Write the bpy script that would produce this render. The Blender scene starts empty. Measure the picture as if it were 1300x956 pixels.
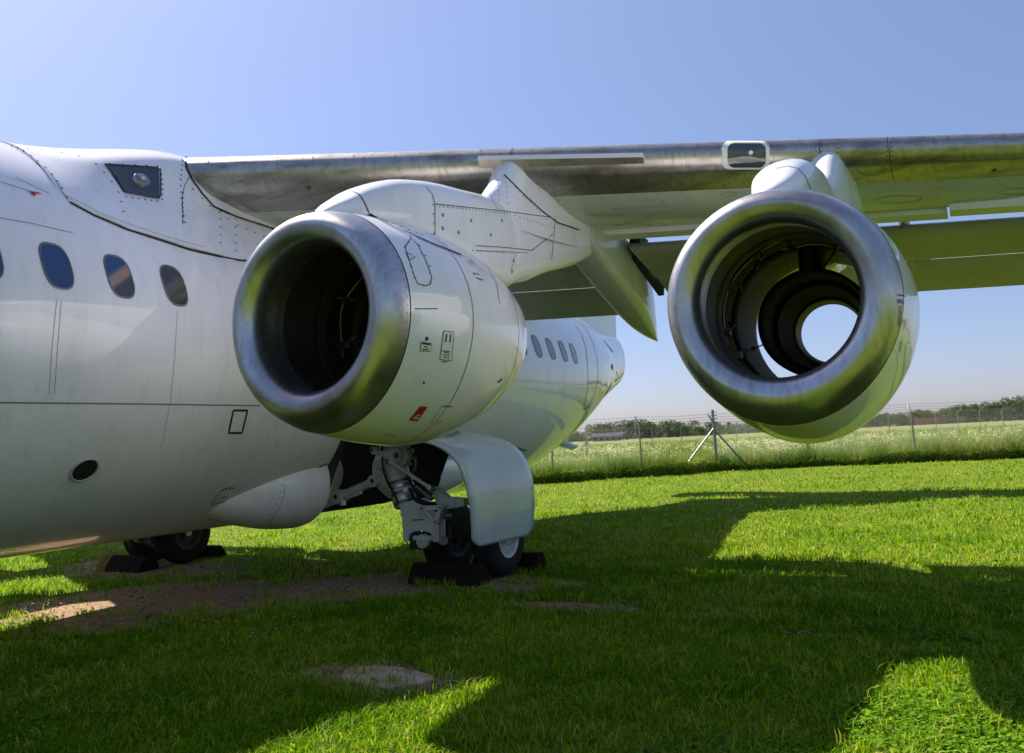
import bpy, math, random
import numpy as np
from mathutils import Vector, Matrix
from mathutils.bvhtree import BVHTree
random.seed(7); RNG = np.random.default_rng(11)
C = bpy.context.scene.collection
SC = bpy.context.scene

# ------------------------------------------------------------------ camera
CAM = dict(pos=(7.4365, 0.0, 1.4415), yaw=0.50095, pit=0.12071, rol=0.04939, f=1051.78)
def cam_axes():
    y, p, r = CAM['yaw'], CAM['pit'], CAM['rol']
    F = Vector((-math.sin(y)*math.cos(p), math.cos(y)*math.cos(p), math.sin(p)))
    R = Vector((math.cos(y), math.sin(y), 0)); U = R.cross(F)
    return math.cos(r)*R - math.sin(r)*U, math.sin(r)*R + math.cos(r)*U, F
CR, CU, CF = cam_axes(); CP = Vector(CAM['pos'])
cd = bpy.data.cameras.new('camera'); cam = bpy.data.objects.new('camera', cd); C.objects.link(cam)
M = Matrix((CR, CU, -CF)).transposed().to_4x4(); M.translation = CP; cam.matrix_world = M
cd.sensor_width = 36; cd.lens = CAM['f']/1300*36; cd.shift_y = -45/1300
cd.clip_start = 0.05; cd.clip_end = 6000; SC.camera = cam

# ------------------------------------------------------------------ sky, sun, exposure
SUN = Vector((-0.82, 0.175, 1.0)).normalized()
w = bpy.data.worlds.new('World'); SC.world = w; w.use_nodes = True
nt = w.node_tree; sky = nt.nodes.new('ShaderNodeTexSky'); sky.sky_type = 'NISHITA'; sky.sun_disc = False
sky.sun_elevation = math.asin(SUN.z); sky.sun_rotation = math.atan2(SUN.x, SUN.y)
sky.altitude = 0; sky.air_density = 1.0; sky.dust_density = 0.55; sky.ozone_density = 3.0
mxs = nt.nodes.new('ShaderNodeMix'); mxs.data_type = 'RGBA'; mxs.blend_type = 'MULTIPLY'; mxs.inputs[0].default_value = 1
mxs.inputs[7].default_value = (.86, .75, .76, 1); nt.links.new(sky.outputs[0], mxs.inputs[6]); 
# ramp darkens and cools the sky colour towards the horizon, all round
tc = nt.nodes.new('ShaderNodeTexCoord'); sp = nt.nodes.new('ShaderNodeSeparateXYZ'); nt.links.new(tc.outputs['Generated'], sp.inputs[0])
hz = nt.nodes.new('ShaderNodeValToRGB'); he = hz.color_ramp.elements; he[0].position = 0.0; he[0].color = (.51, .575, .77, 1); he[1].position = .55; he[1].color = (1, 1, 1, 1); e_ = he.new(.22); e_.color = (.68, .71, .77, 1)
nt.links.new(sp.outputs[2], hz.inputs[0]); mh = nt.nodes.new('ShaderNodeMix'); mh.data_type = 'RGBA'; mh.blend_type = 'MULTIPLY'; mh.inputs[0].default_value = 1
nt.links.new(mxs.outputs[2], mh.inputs[6]); nt.links.new(hz.outputs[0], mh.inputs[7]); nt.links.new(mh.outputs[2], nt.nodes['Background'].inputs[0]); nt.nodes['Background'].inputs[1].default_value = 0.099
sd = bpy.data.lights.new('sun', 'SUN'); sd.energy = 4.7; sd.angle = math.radians(0.53); sd.color = (1, 0.925, 0.80)
so = bpy.data.objects.new('sun', sd); C.objects.link(so); so.rotation_euler = SUN.to_track_quat('Z', 'Y').to_euler()
SC.view_settings.view_transform = 'Standard'; SC.view_settings.look = 'None'
SC.view_settings.exposure = 1.24; SC.view_settings.gamma = 1.0
SC.render.resolution_x = 1024; SC.render.resolution_y = 753

# ------------------------------------------------------------------ helpers
def tag(o, label=None, cat=None, group=None, kind=None):
    if label: o['label'] = label
    if cat: o['category'] = cat
    if group: o['group'] = group
    if kind: o['kind'] = kind
    return o
def thing(name, label, cat, loc=(0, 0, 0), rz=0, group=None):
    o = bpy.data.objects.new(name, None); C.objects.link(o); o.location = loc; o.rotation_euler = (0, 0, rz)
    o.empty_display_size = 0.2
    return tag(o, label, cat, group)
def mesh(name, verts, faces, mats, parent=None, smooth=True, fmat=None):
    me = bpy.data.meshes.new(name); me.from_pydata([tuple(v) for v in verts], [], faces); me.update()
    for m in (mats if isinstance(mats, (list, tuple)) else [mats]): me.materials.append(m)
    if fmat: me.polygons.foreach_set('material_index', fmat)
    if smooth: me.polygons.foreach_set('use_smooth', [True]*len(faces))
    o = bpy.data.objects.new(name, me); C.objects.link(o); o.parent = parent
    return o
def sharp(o, deg=40):
    o.data.set_sharp_from_angle(angle=math.radians(deg)); return o
class MB:
    """collects shapes that become ONE mesh object"""
    def __init__(s): s.v = []; s.f = []; s.m = []
    def add(s, v, f, m=0):
        b = len(s.v); s.v += [tuple(p) for p in v]; s.f += [tuple(i+b for i in q) for q in f]; s.m += [m]*len(f)
    def grid(s, rows, closed=False, m=0, capa=False, capb=False):
        n = len(rows[0]); v = [p for r in rows for p in r]; f = []
        for i in range(len(rows)-1):
            for j in range(n if closed else n-1):
                f.append((i*n+j, i*n+(j+1) % n, (i+1)*n+(j+1) % n, (i+1)*n+j))
        if capa: f.append(tuple(range(n))[::-1])
        if capb: f.append(tuple((len(rows)-1)*n+j for j in range(n)))
        s.add(v, f, m)
    def tube(s, pts, r, n=10, m=0, cap=True):
        pts = [Vector(p) for p in pts]; rs = r if isinstance(r, (list, tuple)) else [r]*len(pts)
        rows = []; up = None
        for i, p in enumerate(pts):
            d = (pts[min(i+1, len(pts)-1)]-pts[max(i-1, 0)]).normalized()
            if up is None: up = Vector((0, 0, 1)) if abs(d.z) < .9 else Vector((1, 0, 0))
            a = d.cross(up).normalized(); up = a.cross(d).normalized()
            rows.append([p+(a*math.cos(t)+up*math.sin(t))*rs[i] for t in [2*math.pi*k/n for k in range(n)]])
        s.grid(rows, True, m, cap, cap)
    def box(s, c, size, m=0, rot=None):
        hx, hy, hz = [q/2 for q in size]; v = []
        for z in (-hz, hz):
            for x, y in ((-hx, -hy), (hx, -hy), (hx, hy), (-hx, hy)):
                p = Vector((x, y, z)); p = rot @ p if rot else p; v.append(p+Vector(c))
        s.add(v, [(3, 2, 1, 0), (4, 5, 6, 7), (0, 1, 5, 4), (1, 2, 6, 5), (2, 3, 7, 6), (3, 0, 4, 7)], m)
    def prism(s, poly, axis, a, b, m=0):
        """poly: list of 2-d points in the two other axes; extruded along axis from a to b"""
        def P(p, t): q = [p[0], p[1]]; q.insert(axis, t); return Vector(q)
        n = len(poly); v = [P(p, a) for p in poly]+[P(p, b) for p in poly]
        f = [tuple(range(n))[::-1], tuple(range(n, 2*n))]+[(i, (i+1) % n, n+(i+1) % n, n+i) for i in range(n)]
        s.add(v, f, m)
    def disc(s, c, nrm, r, n=8, m=0, h=.003):
        nrm = Vector(nrm).normalized(); s.tube([Vector(c), Vector(c)+nrm*h], r, n, m)
    def revolve(s, prof, c, n=64, m=0, sx=1.0, a0=0, a1=2*math.pi, kf=None):
        """prof: (dy, r) pairs about an axis along y through c"""
        full = a1-a0 > 6.28; rows = []
        for dy, r in prof:
            k = n if full else n+1
            rows.append([(c[0]+r*math.cos(a0+(a1-a0)*j/n)*sx, c[1]+dy, c[2]+r*math.sin(a0+(a1-a0)*j/n)*(1+(kf(dy, r) if kf and math.sin(a0+(a1-a0)*j/n) < 0 else 0)*abs(math.sin(a0+(a1-a0)*j/n)))) for j in range(k)])
        s.grid(rows, full, m)
    def build(s, name, mats, parent=None, smooth=True, deg=38):
        o = mesh(name, s.v, s.f, mats, parent, smooth, s.m)
        if smooth: sharp(o, deg)
        return o
def smooth_pts(pts, per=8):
    """Catmull-Rom through tuples"""
    out = []; P = [np.array(p, float) for p in pts]; n = len(P)
    for i in range(n-1):
        p0 = P[i-1] if i else 2*P[0]-P[1]; p1, p2 = P[i], P[i+1]; p3 = P[i+2] if i+2 < n else 2*P[-1]-P[-2]
        for k in range(per):
            t = k/per
            out.append(.5*((2*p1)+(-p0+p2)*t+(2*p0-5*p1+4*p2-p3)*t*t+(-p0+3*p1-3*p2+p3)*t**3))
    out.append(P[-1]); return out
def pxray(u, v): return (CF+CR*((u-650)/CAM['f'])+CU*((433-v)/CAM['f'])).normalized()
def at(u, v, ax, val):
    d = pxray(u, v); return CP+d*((val-CP[ax])/d[ax])
BV = {}
def bvh(*objs):
    vs = []; fs = []
    for o in objs:
        b = len(vs); vs += [o.matrix_world @ q.co for q in o.data.vertices]; fs += [tuple(i+b for i in p.vertices) for p in o.data.polygons]
    return BVHTree.FromPolygons(vs, fs)
def hit(tree, u, v):
    r = tree.ray_cast(CP, pxray(u, v))
    if r[0] is None: return None
    n = r[1]; n = n if n.dot(CP-r[0]) > 0 else -n
    return r[0], n
def ribbon(mb, tree, px, w, off=.003, m=0, closed=False, step=5):
    """a thin painted or sealed line lying on a surface"""
    if closed: px = list(px)+[px[0]]
    q = []
    for (a, b), (c, d) in zip(px[:-1], px[1:]):
        n = max(1, int(math.hypot(c-a, d-b)/step))
        q += [(a+(c-a)*k/n, b+(d-b)*k/n) for k in range(n)]
    q.append(px[-1]); H = [hit(tree, *p) for p in q]; seg = []
    def flush():
        if len(seg) > 1:
            L, Rr = [], []
            for i, (p, n) in enumerate(seg):
                t = (seg[min(i+1, len(seg)-1)][0]-seg[max(i-1, 0)][0]).normalized(); s = t.cross(n).normalized()*w/2
                L.append(p+s+n*off); Rr.append(p-s+n*off)
            mb.grid([L, Rr], m=m)
        seg.clear()
    for h in H:
        if h is None or (seg and (h[0]-seg[-1][0]).length > .4): flush()
        if h: seg.append(h)
    flush()
def rivets(mb, tree, px, spacing, r=.006, m=0):
    H = []
    for (a, b), (c, d) in zip(px[:-1], px[1:]):
        n = max(2, int(math.hypot(c-a, d-b)/2)); H += [hit(tree, a+(c-a)*k/n, b+(d-b)*k/n) for k in range(n+1)]
    H = [h for h in H if h]; last = None
    for p, n in H:
        if last is None or (p-last).length >= spacing:
            mb.disc(p, n, r, 6, m, .0025); last = p
def patch(mb, tree, corners, off=.004, n=6, m=0):
    """a decal quad given by four pixel corners laid on a surface"""
    (a, b, c, d) = [np.array(q, float) for q in corners]; rows = []
    for i in range(n+1):
        row = []
        for j in range(n+1):
            s, t = i/n, j/n; q = (a*(1-s)+b*s)*(1-t)+(d*(1-s)+c*s)*t; h = hit(tree, *q)
            if h is None: return
            row.append(h[0]+h[1]*off)
        rows.append(row)
    mb.grid(rows, m=m)

# ------------------------------------------------------------------ materials
def newmat(name):
    m = bpy.data.materials.new(name); m.use_nodes = True; n = m.node_tree
    return m, n, n.nodes['Principled BSDF'], n.nodes, n.links
def simple(name, col, rough=.5, metal=0, spec=.5, coat=0):
    m, n, b, N, L = newmat(name); b.inputs['Base Color'].default_value = (*col, 1); b.inputs['Roughness'].default_value = rough
    b.inputs['Metallic'].default_value = metal; b.inputs['Specular IOR Level'].default_value = spec; b.inputs['Coat Weight'].default_value = coat
    return m
def noise(N, L, scale, detail=4, rough=.55, vec=None, stretch=None):
    t = N.new('ShaderNodeTexNoise'); t.inputs['Scale'].default_value = scale; t.inputs['Detail'].default_value = detail; t.inputs['Roughness'].default_value = rough
    if vec is None: vec = N.new('ShaderNodeTexCoord').outputs['Object']
    if stretch:
        mp = N.new('ShaderNodeMapping'); mp.inputs['Scale'].default_value = stretch; L.new(vec, mp.inputs[0]); vec = mp.outputs[0]
    L.new(vec, t.inputs['Vector']); return t.outputs['Fac']
def ramp(N, L, fac, stops):
    r = N.new('ShaderNodeValToRGB'); e = r.color_ramp.elements
    while len(e) < len(stops): e.new(.5)
    for k, (p, c) in enumerate(stops):
        e[k].position = p; e[k].color = (*c, 1) if len(c) == 3 else c
    L.new(fac, r.inputs[0]); return r.outputs[0]
def mixc(N, L, fac, a, b, typ='MIX'):
    x = N.new('ShaderNodeMix'); x.data_type = 'RGBA'; x.blend_type = typ
    for s, v in ((0, fac), (6, a), (7, b)):
        if hasattr(v, 'links') or hasattr(v, 'is_linked'): L.new(v, x.inputs[s])
        else: x.inputs[s].default_value = v if s == 0 else (*v, 1)
    return x.outputs[2]
def bump(N, L, b, h, strength=.1, dist=.01):
    x = N.new('ShaderNodeBump'); x.inputs['Strength'].default_value = strength; x.inputs['Distance'].default_value = dist
    L.new(h, x.inputs['Height']); L.new(x.outputs[0], b.inputs['Normal'])

def white_paint(name, col=(.80, .79, .86), dirt=(.46, .46, .46), rough=.28, coat=.9, amt=.7):
    m, n, b, N, L = newmat(name)
    a = noise(N, L, 1.2, 6, .6, stretch=(1, 1.4, .35)); r = ramp(N, L, a, [(.38, (0, 0, 0)), (.8, (1, 1, 1))])
    s = noise(N, L, 9, 5, .7, stretch=(1, 1, .08)); r2 = ramp(N, L, s, [(.5, (0, 0, 0)), (.85, (.6,)*3)])
    f = N.new('ShaderNodeMath'); f.operation = 'MULTIPLY_ADD'; L.new(r, f.inputs[0]); f.inputs[1].default_value = amt*.6; L.new(r2, f.inputs[2])
    g = N.new('ShaderNodeMath'); g.operation = 'MULTIPLY'; g.inputs[1].default_value = amt; L.new(f.outputs[0], g.inputs[0])
    L.new(mixc(N, L, g.outputs[0], col, dirt), b.inputs['Base Color'])
    rr = N.new('ShaderNodeMapRange'); rr.inputs[3].default_value = rough-.06; rr.inputs[4].default_value = rough+.16; L.new(a, rr.inputs[0]); L.new(rr.outputs[0], b.inputs['Roughness'])
    b.inputs['Coat Weight'].default_value = coat; b.inputs['Coat Roughness'].default_value = .03
    bump(N, L, b, noise(N, L, 1.6, 2), .12, .012)
    return m
PAINT = white_paint('white_aircraft_paint')
PAINTN = white_paint('nacelle_paint', (.80, .79, .85), (.50, .51, .46), .26, .7, .55)
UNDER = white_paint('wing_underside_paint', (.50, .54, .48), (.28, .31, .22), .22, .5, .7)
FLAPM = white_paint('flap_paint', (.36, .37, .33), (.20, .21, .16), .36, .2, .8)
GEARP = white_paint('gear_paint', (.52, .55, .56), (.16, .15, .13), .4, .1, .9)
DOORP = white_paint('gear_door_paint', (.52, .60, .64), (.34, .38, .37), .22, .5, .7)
def metal(name, col=(.60, .60, .60), dark=(.26, .22, .19), rough=.24, amt=.6, stretch=(1, 1, 1), sc=3.2):
    m, n, b, N, L = newmat(name); b.inputs['Metallic'].default_value = .92
    a = noise(N, L, sc, 7, .6, stretch=stretch); r = ramp(N, L, a, [(.45, (0,)*3), (.75, (1,)*3)])
    f = N.new('ShaderNodeMath'); f.operation = 'MULTIPLY'; f.inputs[1].default_value = amt; L.new(r, f.inputs[0])
    streak = ramp(N, L, noise(N, L, 30, 5, .7, stretch=(1, .12, .25)), [(.45, (0,)*3), (.72, (.55,)*3)])
    f2 = N.new('ShaderNodeMath'); f2.operation = 'MAXIMUM'; L.new(f.outputs[0], f2.inputs[0]); L.new(streak, f2.inputs[1])
    L.new(mixc(N, L, f2.outputs[0], col, dark), b.inputs['Base Color'])
    s = noise(N, L, 24, 6, .7); rr = N.new('ShaderNodeMapRange'); rr.inputs[3].default_value = rough-.05; rr.inputs[4].default_value = rough+.17
    L.new(s, rr.inputs[0]); L.new(rr.outputs[0], b.inputs['Roughness']); bump(N, L, b, a, .05, .006)
    return m
LIP = metal('polished_lip_metal', (.53, .53, .545), (.23, .185, .165), .28, .85, sc=2.0)
LEM = metal('leading_edge_metal', (.46, .44, .42), (.13, .11, .08), .34, .9, (.6, 2, 3))
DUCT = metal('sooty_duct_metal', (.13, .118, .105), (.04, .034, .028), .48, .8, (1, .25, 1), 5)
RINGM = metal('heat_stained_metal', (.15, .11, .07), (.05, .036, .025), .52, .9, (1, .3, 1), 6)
GRIME_SHADE = metal('oily_and_shaded_gear_metal', (.16, .15, .14), (.05, .045, .04), .45, .8, (1, 1, 1), 8)
DARKRIM = simple('shaded_wheel_rim', (.05, .05, .048), .7)  # deep shade under the belly put into the rim colour
STEEL = metal('bare_steel', (.45, .45, .46), (.2, .18, .15), .3, .7)
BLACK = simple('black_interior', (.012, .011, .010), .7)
PIPEM = metal('dull_pipe', (.22, .20, .16), (.12, .10, .07), .4, .6)
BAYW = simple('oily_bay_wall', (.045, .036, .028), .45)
SEAM = simple('dark_seam', (.05, .05, .045), .6)
SEAMF = simple('faint_seam', (.20, .21, .20), .5)
RIV = simple('rivet_grime', (.09, .085, .075), .6)
RUBBER = simple('tyre_rubber', (.012, .012, .0115), .8, 0, .25)
RED = simple('red_label', (.45, .015, .02), .45)
MARK = simple('black_marking', (.02, .02, .02), .5)
WHITE = simple('white_plate', (.72, .73, .72), .4)
SEAL = simple('black_sealant', (.015, .015, .012), .5)
def glassmat(name, col, rough=.05):
    m, n, b, N, L = newmat(name); b.inputs['Roughness'].default_value = rough; b.inputs['Coat Weight'].default_value = 1
    a = noise(N, L, 2.5, 2); L.new(ramp(N, L, a, [(.35, col), (.65, tuple(c*.5+.01 for c in col))]), b.inputs['Base Color']); return m
PANE = glassmat('cabin_window_pane', (.022, .055, .14))
PANE = glassmat('cabin_window_pane', (.012, .05, .19))
def bandedpane(name, upper, band, lower, off):  # glass coloured in slanting bands: upper tone, middle band, lower tone
    m, n, b, N, L = newmat(name); g = N.new('ShaderNodeNewGeometry').outputs['Position']; d = N.new('ShaderNodeVectorMath'); d.operation = 'DOT_PRODUCT'; L.new(g, d.inputs[0]); d.inputs[1].default_value = (0, -.75, 1)
    x = N.new('ShaderNodeMath'); x.operation = 'SUBTRACT'; L.new(d.outputs['Value'], x.inputs[0]); x.inputs[1].default_value = off-.5
    L.new(ramp(N, L, x.outputs[0], [(.40, lower), (.44, band), (.50, band), (.54, upper)]), b.inputs['Base Color']); b.inputs['Roughness'].default_value = .06; b.inputs['Coat Weight'].default_value = 1; return m
PANER = glassmat('rear_pane_sky_tint', (.10, .13, .17))  # paler glass colour stands in for the sky reflected aft
PANEB = bandedpane('pane_with_bright_band', (.014, .05, .15), (.30, .19, .14), (.05, .04, .035), 2.872-.75*4.103+.03)
PANEC = bandedpane('pane_with_dull_band', (.035, .03, .028), (.11, .085, .07), (.035, .04, .035), 2.872-.75*4.611+.02)
LENS = glassmat('landing_light_glass', (.05, .07, .07))
BULB = simple('lamp_reflector', (.8, .76, .66), .15, .6)
LFRAME = simple('dark_light_housing', (.035, .04, .055), .3, 0, .5, .6)

# ------------------------------------------------------------------ fuselage
PLANE = thing('airliner', 'parked white high-wing four-engined jet airliner with polished engine intakes', 'aeroplane')
RF, ZC = 1.78, 2.448
ST = smooth_pts([(-9.6, .05, 1.9), (-9.3, .45, 1.95), (-8.6, .95, 2.05), (-7.5, 1.4, 2.25), (-6.3, 1.66, 2.40), (-5, 1.78, 2.448), (-3, 1.78, 2.448),
                 (0, 1.78, 2.448), (3.8, 1.78, 2.448), (7.0, 1.78, 2.448), (9.1, 1.78, 2.448), (11.2, 1.775, 2.452), (12.6, 1.69, 2.52), (14.1, 1.46, 2.68), (16.0, 1.07, 2.93), (17.3, .82, 3.10), (18.50, .59, 3.24)], 8)
def fus(y):
    ys = [s[0] for s in ST]; return float(np.interp(y, ys, [s[1] for s in ST])), float(np.interp(y, ys, [s[2] for s in ST]))
def tsx(y): return float(np.interp(y, [14.6, 15.6, 16.6, 17.6, 18.5], [1, .97, .88, .74, .58]))
YS = sorted(set([round(float(s[0]), 4) for s in ST]+[6.88, 9.0])); NT = 120
fb = MB(); v = []; f = []; fm = []
for y in YS:
    R_, z_ = fus(y)
    for k in range(NT):
        t = 2*math.pi*k/NT; v.append((R_*math.cos(t)*tsx(y), y, z_+R_*math.sin(t)))
for i in range(len(YS)-1):
    for k in range(NT):
        deg = (k+.5)*3
        bay = 6.87 < YS[i] and YS[i+1] < 9.01 and (282 < deg < 342 or 198 < deg < 258)
        if bay: continue
        f.append((i*NT+k, i*NT+(k+1) % NT, (i+1)*NT+(k+1) % NT, (i+1)*NT+k))
        fm.append(1 if 6.87 < YS[i] and YS[i+1] < 9.01 and 198 <= deg <= 342 else 0)
f.append(tuple(range(NT))[::-1]); fm.append(0); f.append(tuple((len(YS)-1)*NT+k for k in range(NT))); fm.append(0)
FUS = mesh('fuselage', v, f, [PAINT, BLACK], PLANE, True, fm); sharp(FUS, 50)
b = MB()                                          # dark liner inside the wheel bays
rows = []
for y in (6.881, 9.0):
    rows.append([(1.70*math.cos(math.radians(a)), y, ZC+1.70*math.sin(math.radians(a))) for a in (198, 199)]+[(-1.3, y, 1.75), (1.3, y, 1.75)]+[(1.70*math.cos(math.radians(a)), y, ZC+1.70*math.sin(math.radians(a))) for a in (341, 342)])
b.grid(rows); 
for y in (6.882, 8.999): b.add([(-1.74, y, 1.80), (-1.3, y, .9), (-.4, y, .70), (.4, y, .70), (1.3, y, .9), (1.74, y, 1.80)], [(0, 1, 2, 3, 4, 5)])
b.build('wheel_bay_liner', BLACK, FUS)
FT = bvh(FUS)

# wing root fairing: swells out of the fuselage top
def sstep(a, b_, x): t = min(1, max(0, (x-a)/(b_-a))); return t*t*(3-2*t)
def bulge(y, th):
    s = sstep(3.75, 5.35, y)*(1-sstep(10.5, 13.0, y))
    g = np.interp(th, [0, 25, 35, 44, 50, 56, 64, 78, 90], [0, 0, .03, .10, .22, .35, .35, .22, .17])
    return .012+s*float(g)
def edge(y): return float(np.interp(y, [3.8, 3.86, 4.29, 4.89, 5.48, 9, 11.5, 12.8], [40, 35, 29.4, 27.4, 26.5, 26, 34, 48]))
rows = []
fy = [3.8, 3.83, 3.9, 4.0, 4.15, 4.3, 4.45, 4.6, 4.75, 4.9, 5.05, 5.2, 5.35, 5.5, 5.8, 6.2, 7, 8, 9, 10, 10.6, 11.1, 11.6, 12.1, 12.5, 12.8]
for y in fy:
    R_, z_ = fus(y); e = edge(y); row = []
    NN = 60
    for k in range(NN+1):
        a = e+(180-2*e)*k/NN; th = a if a <= 90 else 180-a
        r = R_+bulge(y, th); row.append((r*math.cos(math.radians(a)), y, z_+r*math.sin(math.radians(a))))
    c0 = row[0]; ra = math.radians(e); row = [(math.cos(ra)*(R_-.03), y, z_+math.sin(ra)*(R_-.03))]+row+[(-math.cos(ra)*(R_-.03), y, z_+math.sin(ra)*(R_-.03))]
    rows.append(row)
front = [(p[0]*.97, 3.8, ZC+(p[2]-ZC)*.97) for p in rows[0]]
b = MB(); b.grid([front]+rows); FAIR = b.build('wing_root_fairing', PAINT, PLANE, True, 60)
FAT = bvh(FAIR); FFT = bvh(FUS, FAIR)

# ------------------------------------------------------------------ wings (one per side)
def yle(x): return 6.513+.462*(x-4)
def zle(x): return 4.149-.052*(x-4)
def dz(x): return -.052*(x-4)
def yrear(x): return 8.02+.232*(x-4)            # rear lip of the fixed lower surface
XS = [1.0, 1.6, 2.4, 3.2, 4.0, 4.8, 5.6, 6.4, 6.7, 7.2, 8.0, 9.0, 10.5, 12.2]
def nose(x, full=True):
    """leading edge section, from rear top round the nose to the rear of the polished band (y, z)"""
    k = float(np.interp(x, [1, 4, 8, 12.2], [1.15, 1.0, .78, .55])); y0 = yle(x); zt = zle(x)
    bot = float(np.interp(x, [1, 2.7, 4, 8, 12.2], [3.67, 3.70, 3.75, 3.82, 3.90]))+dz(x)
    pts = [(.60*k, .03), (.35*k, .018), (.18*k, -.005), (.07*k, -.045), (.015*k, -.10), (0, -.16), (.02*k, -.22), (.07*k, -.275), (.16*k, -.325)]
    sc = (zt-bot)/.38
    P = [(y0-.07+a, zt+.012+c*sc) for a, c in pts]; P.append((y0+.40*k, bot))
    return P
def wing(side):
    S = lambda p: (p[0]*side, p[1], p[2])
    b = MB(); rows = []
    for x in XS:
        P = nose(x); yb, zb = P[-1]; yr = yrear(x) if x < 9 else yle(x)+float(np.interp(x, [9, 12.2], [.56, .5])); zr = (3.64 if x < 9 else 3.72)+dz(x)
        ytop, ztop = P[0]; ye = yr+(.80+.42*max(0, min(1, (5-x)/1.2)))
        low = [(yb+(yr-yb)*t, zb+(zr-zb)*t-.05*math.sin(math.pi*t)*(1 if x < 7 else .6)) for t in (.0, .2, .4, .6, .8, 1)]
        up = [(ye+(ytop-ye)*t, 3.86+dz(x)+(ztop-3.86-dz(x))*t+.05*math.sin(math.pi*t)) for t in (0, .2, .4, .6, .8, 1)]
        rows.append([S((x, y, z)) for y, z in low+[(yr+.004, zr+.16)]+up+[(yb+.01, zb+.10)]])
    b.grid(rows, True, 0, True, True)
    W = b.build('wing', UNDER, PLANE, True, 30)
    # polished leading edge in spanwise panels, butted with a hairline gap
    cuts = [(1.0, 3.975), (3.98, 6.48), (6.484, 7.02), (7.024, 9.6), (9.604, 12.2)] if side > 0 else [(1.0, 12.2)]
    for a, c in cuts:
        b = MB(); rr = []
        n = max(2, int((c-a)/.35))
        for k in range(n+1):
            x = a+(c-a)*k/n; P = smooth_pts(nose(x), 4); rr.append([S((x, y, z)) for y, z in P])
        b.grid(rr); o = b.build('leading_edge_panel', LEM, W, True, 60)
        BV.setdefault(('le', side), []).append(o)
    # tip
    # pale flap shroud strip: upright lip behind the lower surface, on beyond x = 7.43 stepped forward
    b = MB()
    for a, c, g in ((1.9, 7.42, .0), (7.44, 12.0, -.10)):
        rr = []
        for x in np.linspace(a, c, 8):
            y0 = yrear(x)+.02+g; z0 = 3.655+dz(x)
            rr.append([S((x, y0, z0+.06)), S((x, y0+.015, z0-.062)), S((x, y0+.24, z0-.075)), S((x, y0+.25, z0-.05)), S((x, y0+.05, z0+.065))])
        b.grid(rr, True, 0, True, True)
    b.build('flap_shroud', WHITE, W, True, 30)
    # flaps: main flap and tab, drooped; inboard of and outboard of the pylon fairing
    spans = ((1.25, 3.72), (4.30, 9.4))
    for a, c in spans:
        lo_ = -.06 if c < 4 else 0
        for nm, p0, p1, th, k0, k1 in (('flap', (9.08, 3.53), (9.70, 3.31), .13, .20, .11), ('flap_tab', (9.745, 3.315), (10.36, 3.06), .07, .11, .06)):
            b = MB(); rr = []
            for x in np.linspace(a, c, 10):
                y0, z0, y1, z1 = p0[0]+k0*(x-7), p0[1]+dz(x)+lo_, p1[0]+k1*(x-7), p1[1]+dz(x)+lo_
                dy, dzz = y1-y0, z1-z0; L = math.hypot(dy, dzz); ty, tz = dy/L, dzz/L; ny, nz = -tz, ty; R_ = []
                for t, h in ((0, 0), (.03, .35), (.12, .75), (.35, 1), (.7, .6), (1, .06), (1, 0), (.6, -.06), (.25, -.12), (.06, -.15)):
                    R_.append(S((x, y0+ty*L*t+ny*h*th, z0+tz*L*t+nz*h*th)))
                rr.append(R_)
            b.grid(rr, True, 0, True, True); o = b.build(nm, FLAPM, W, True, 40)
            BV.setdefault(('flap', side), []).append(o)
    return W
WP = wing(1); WS = wing(-1)
WT = bvh(WP, *BV[('le', 1)]); 

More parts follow.
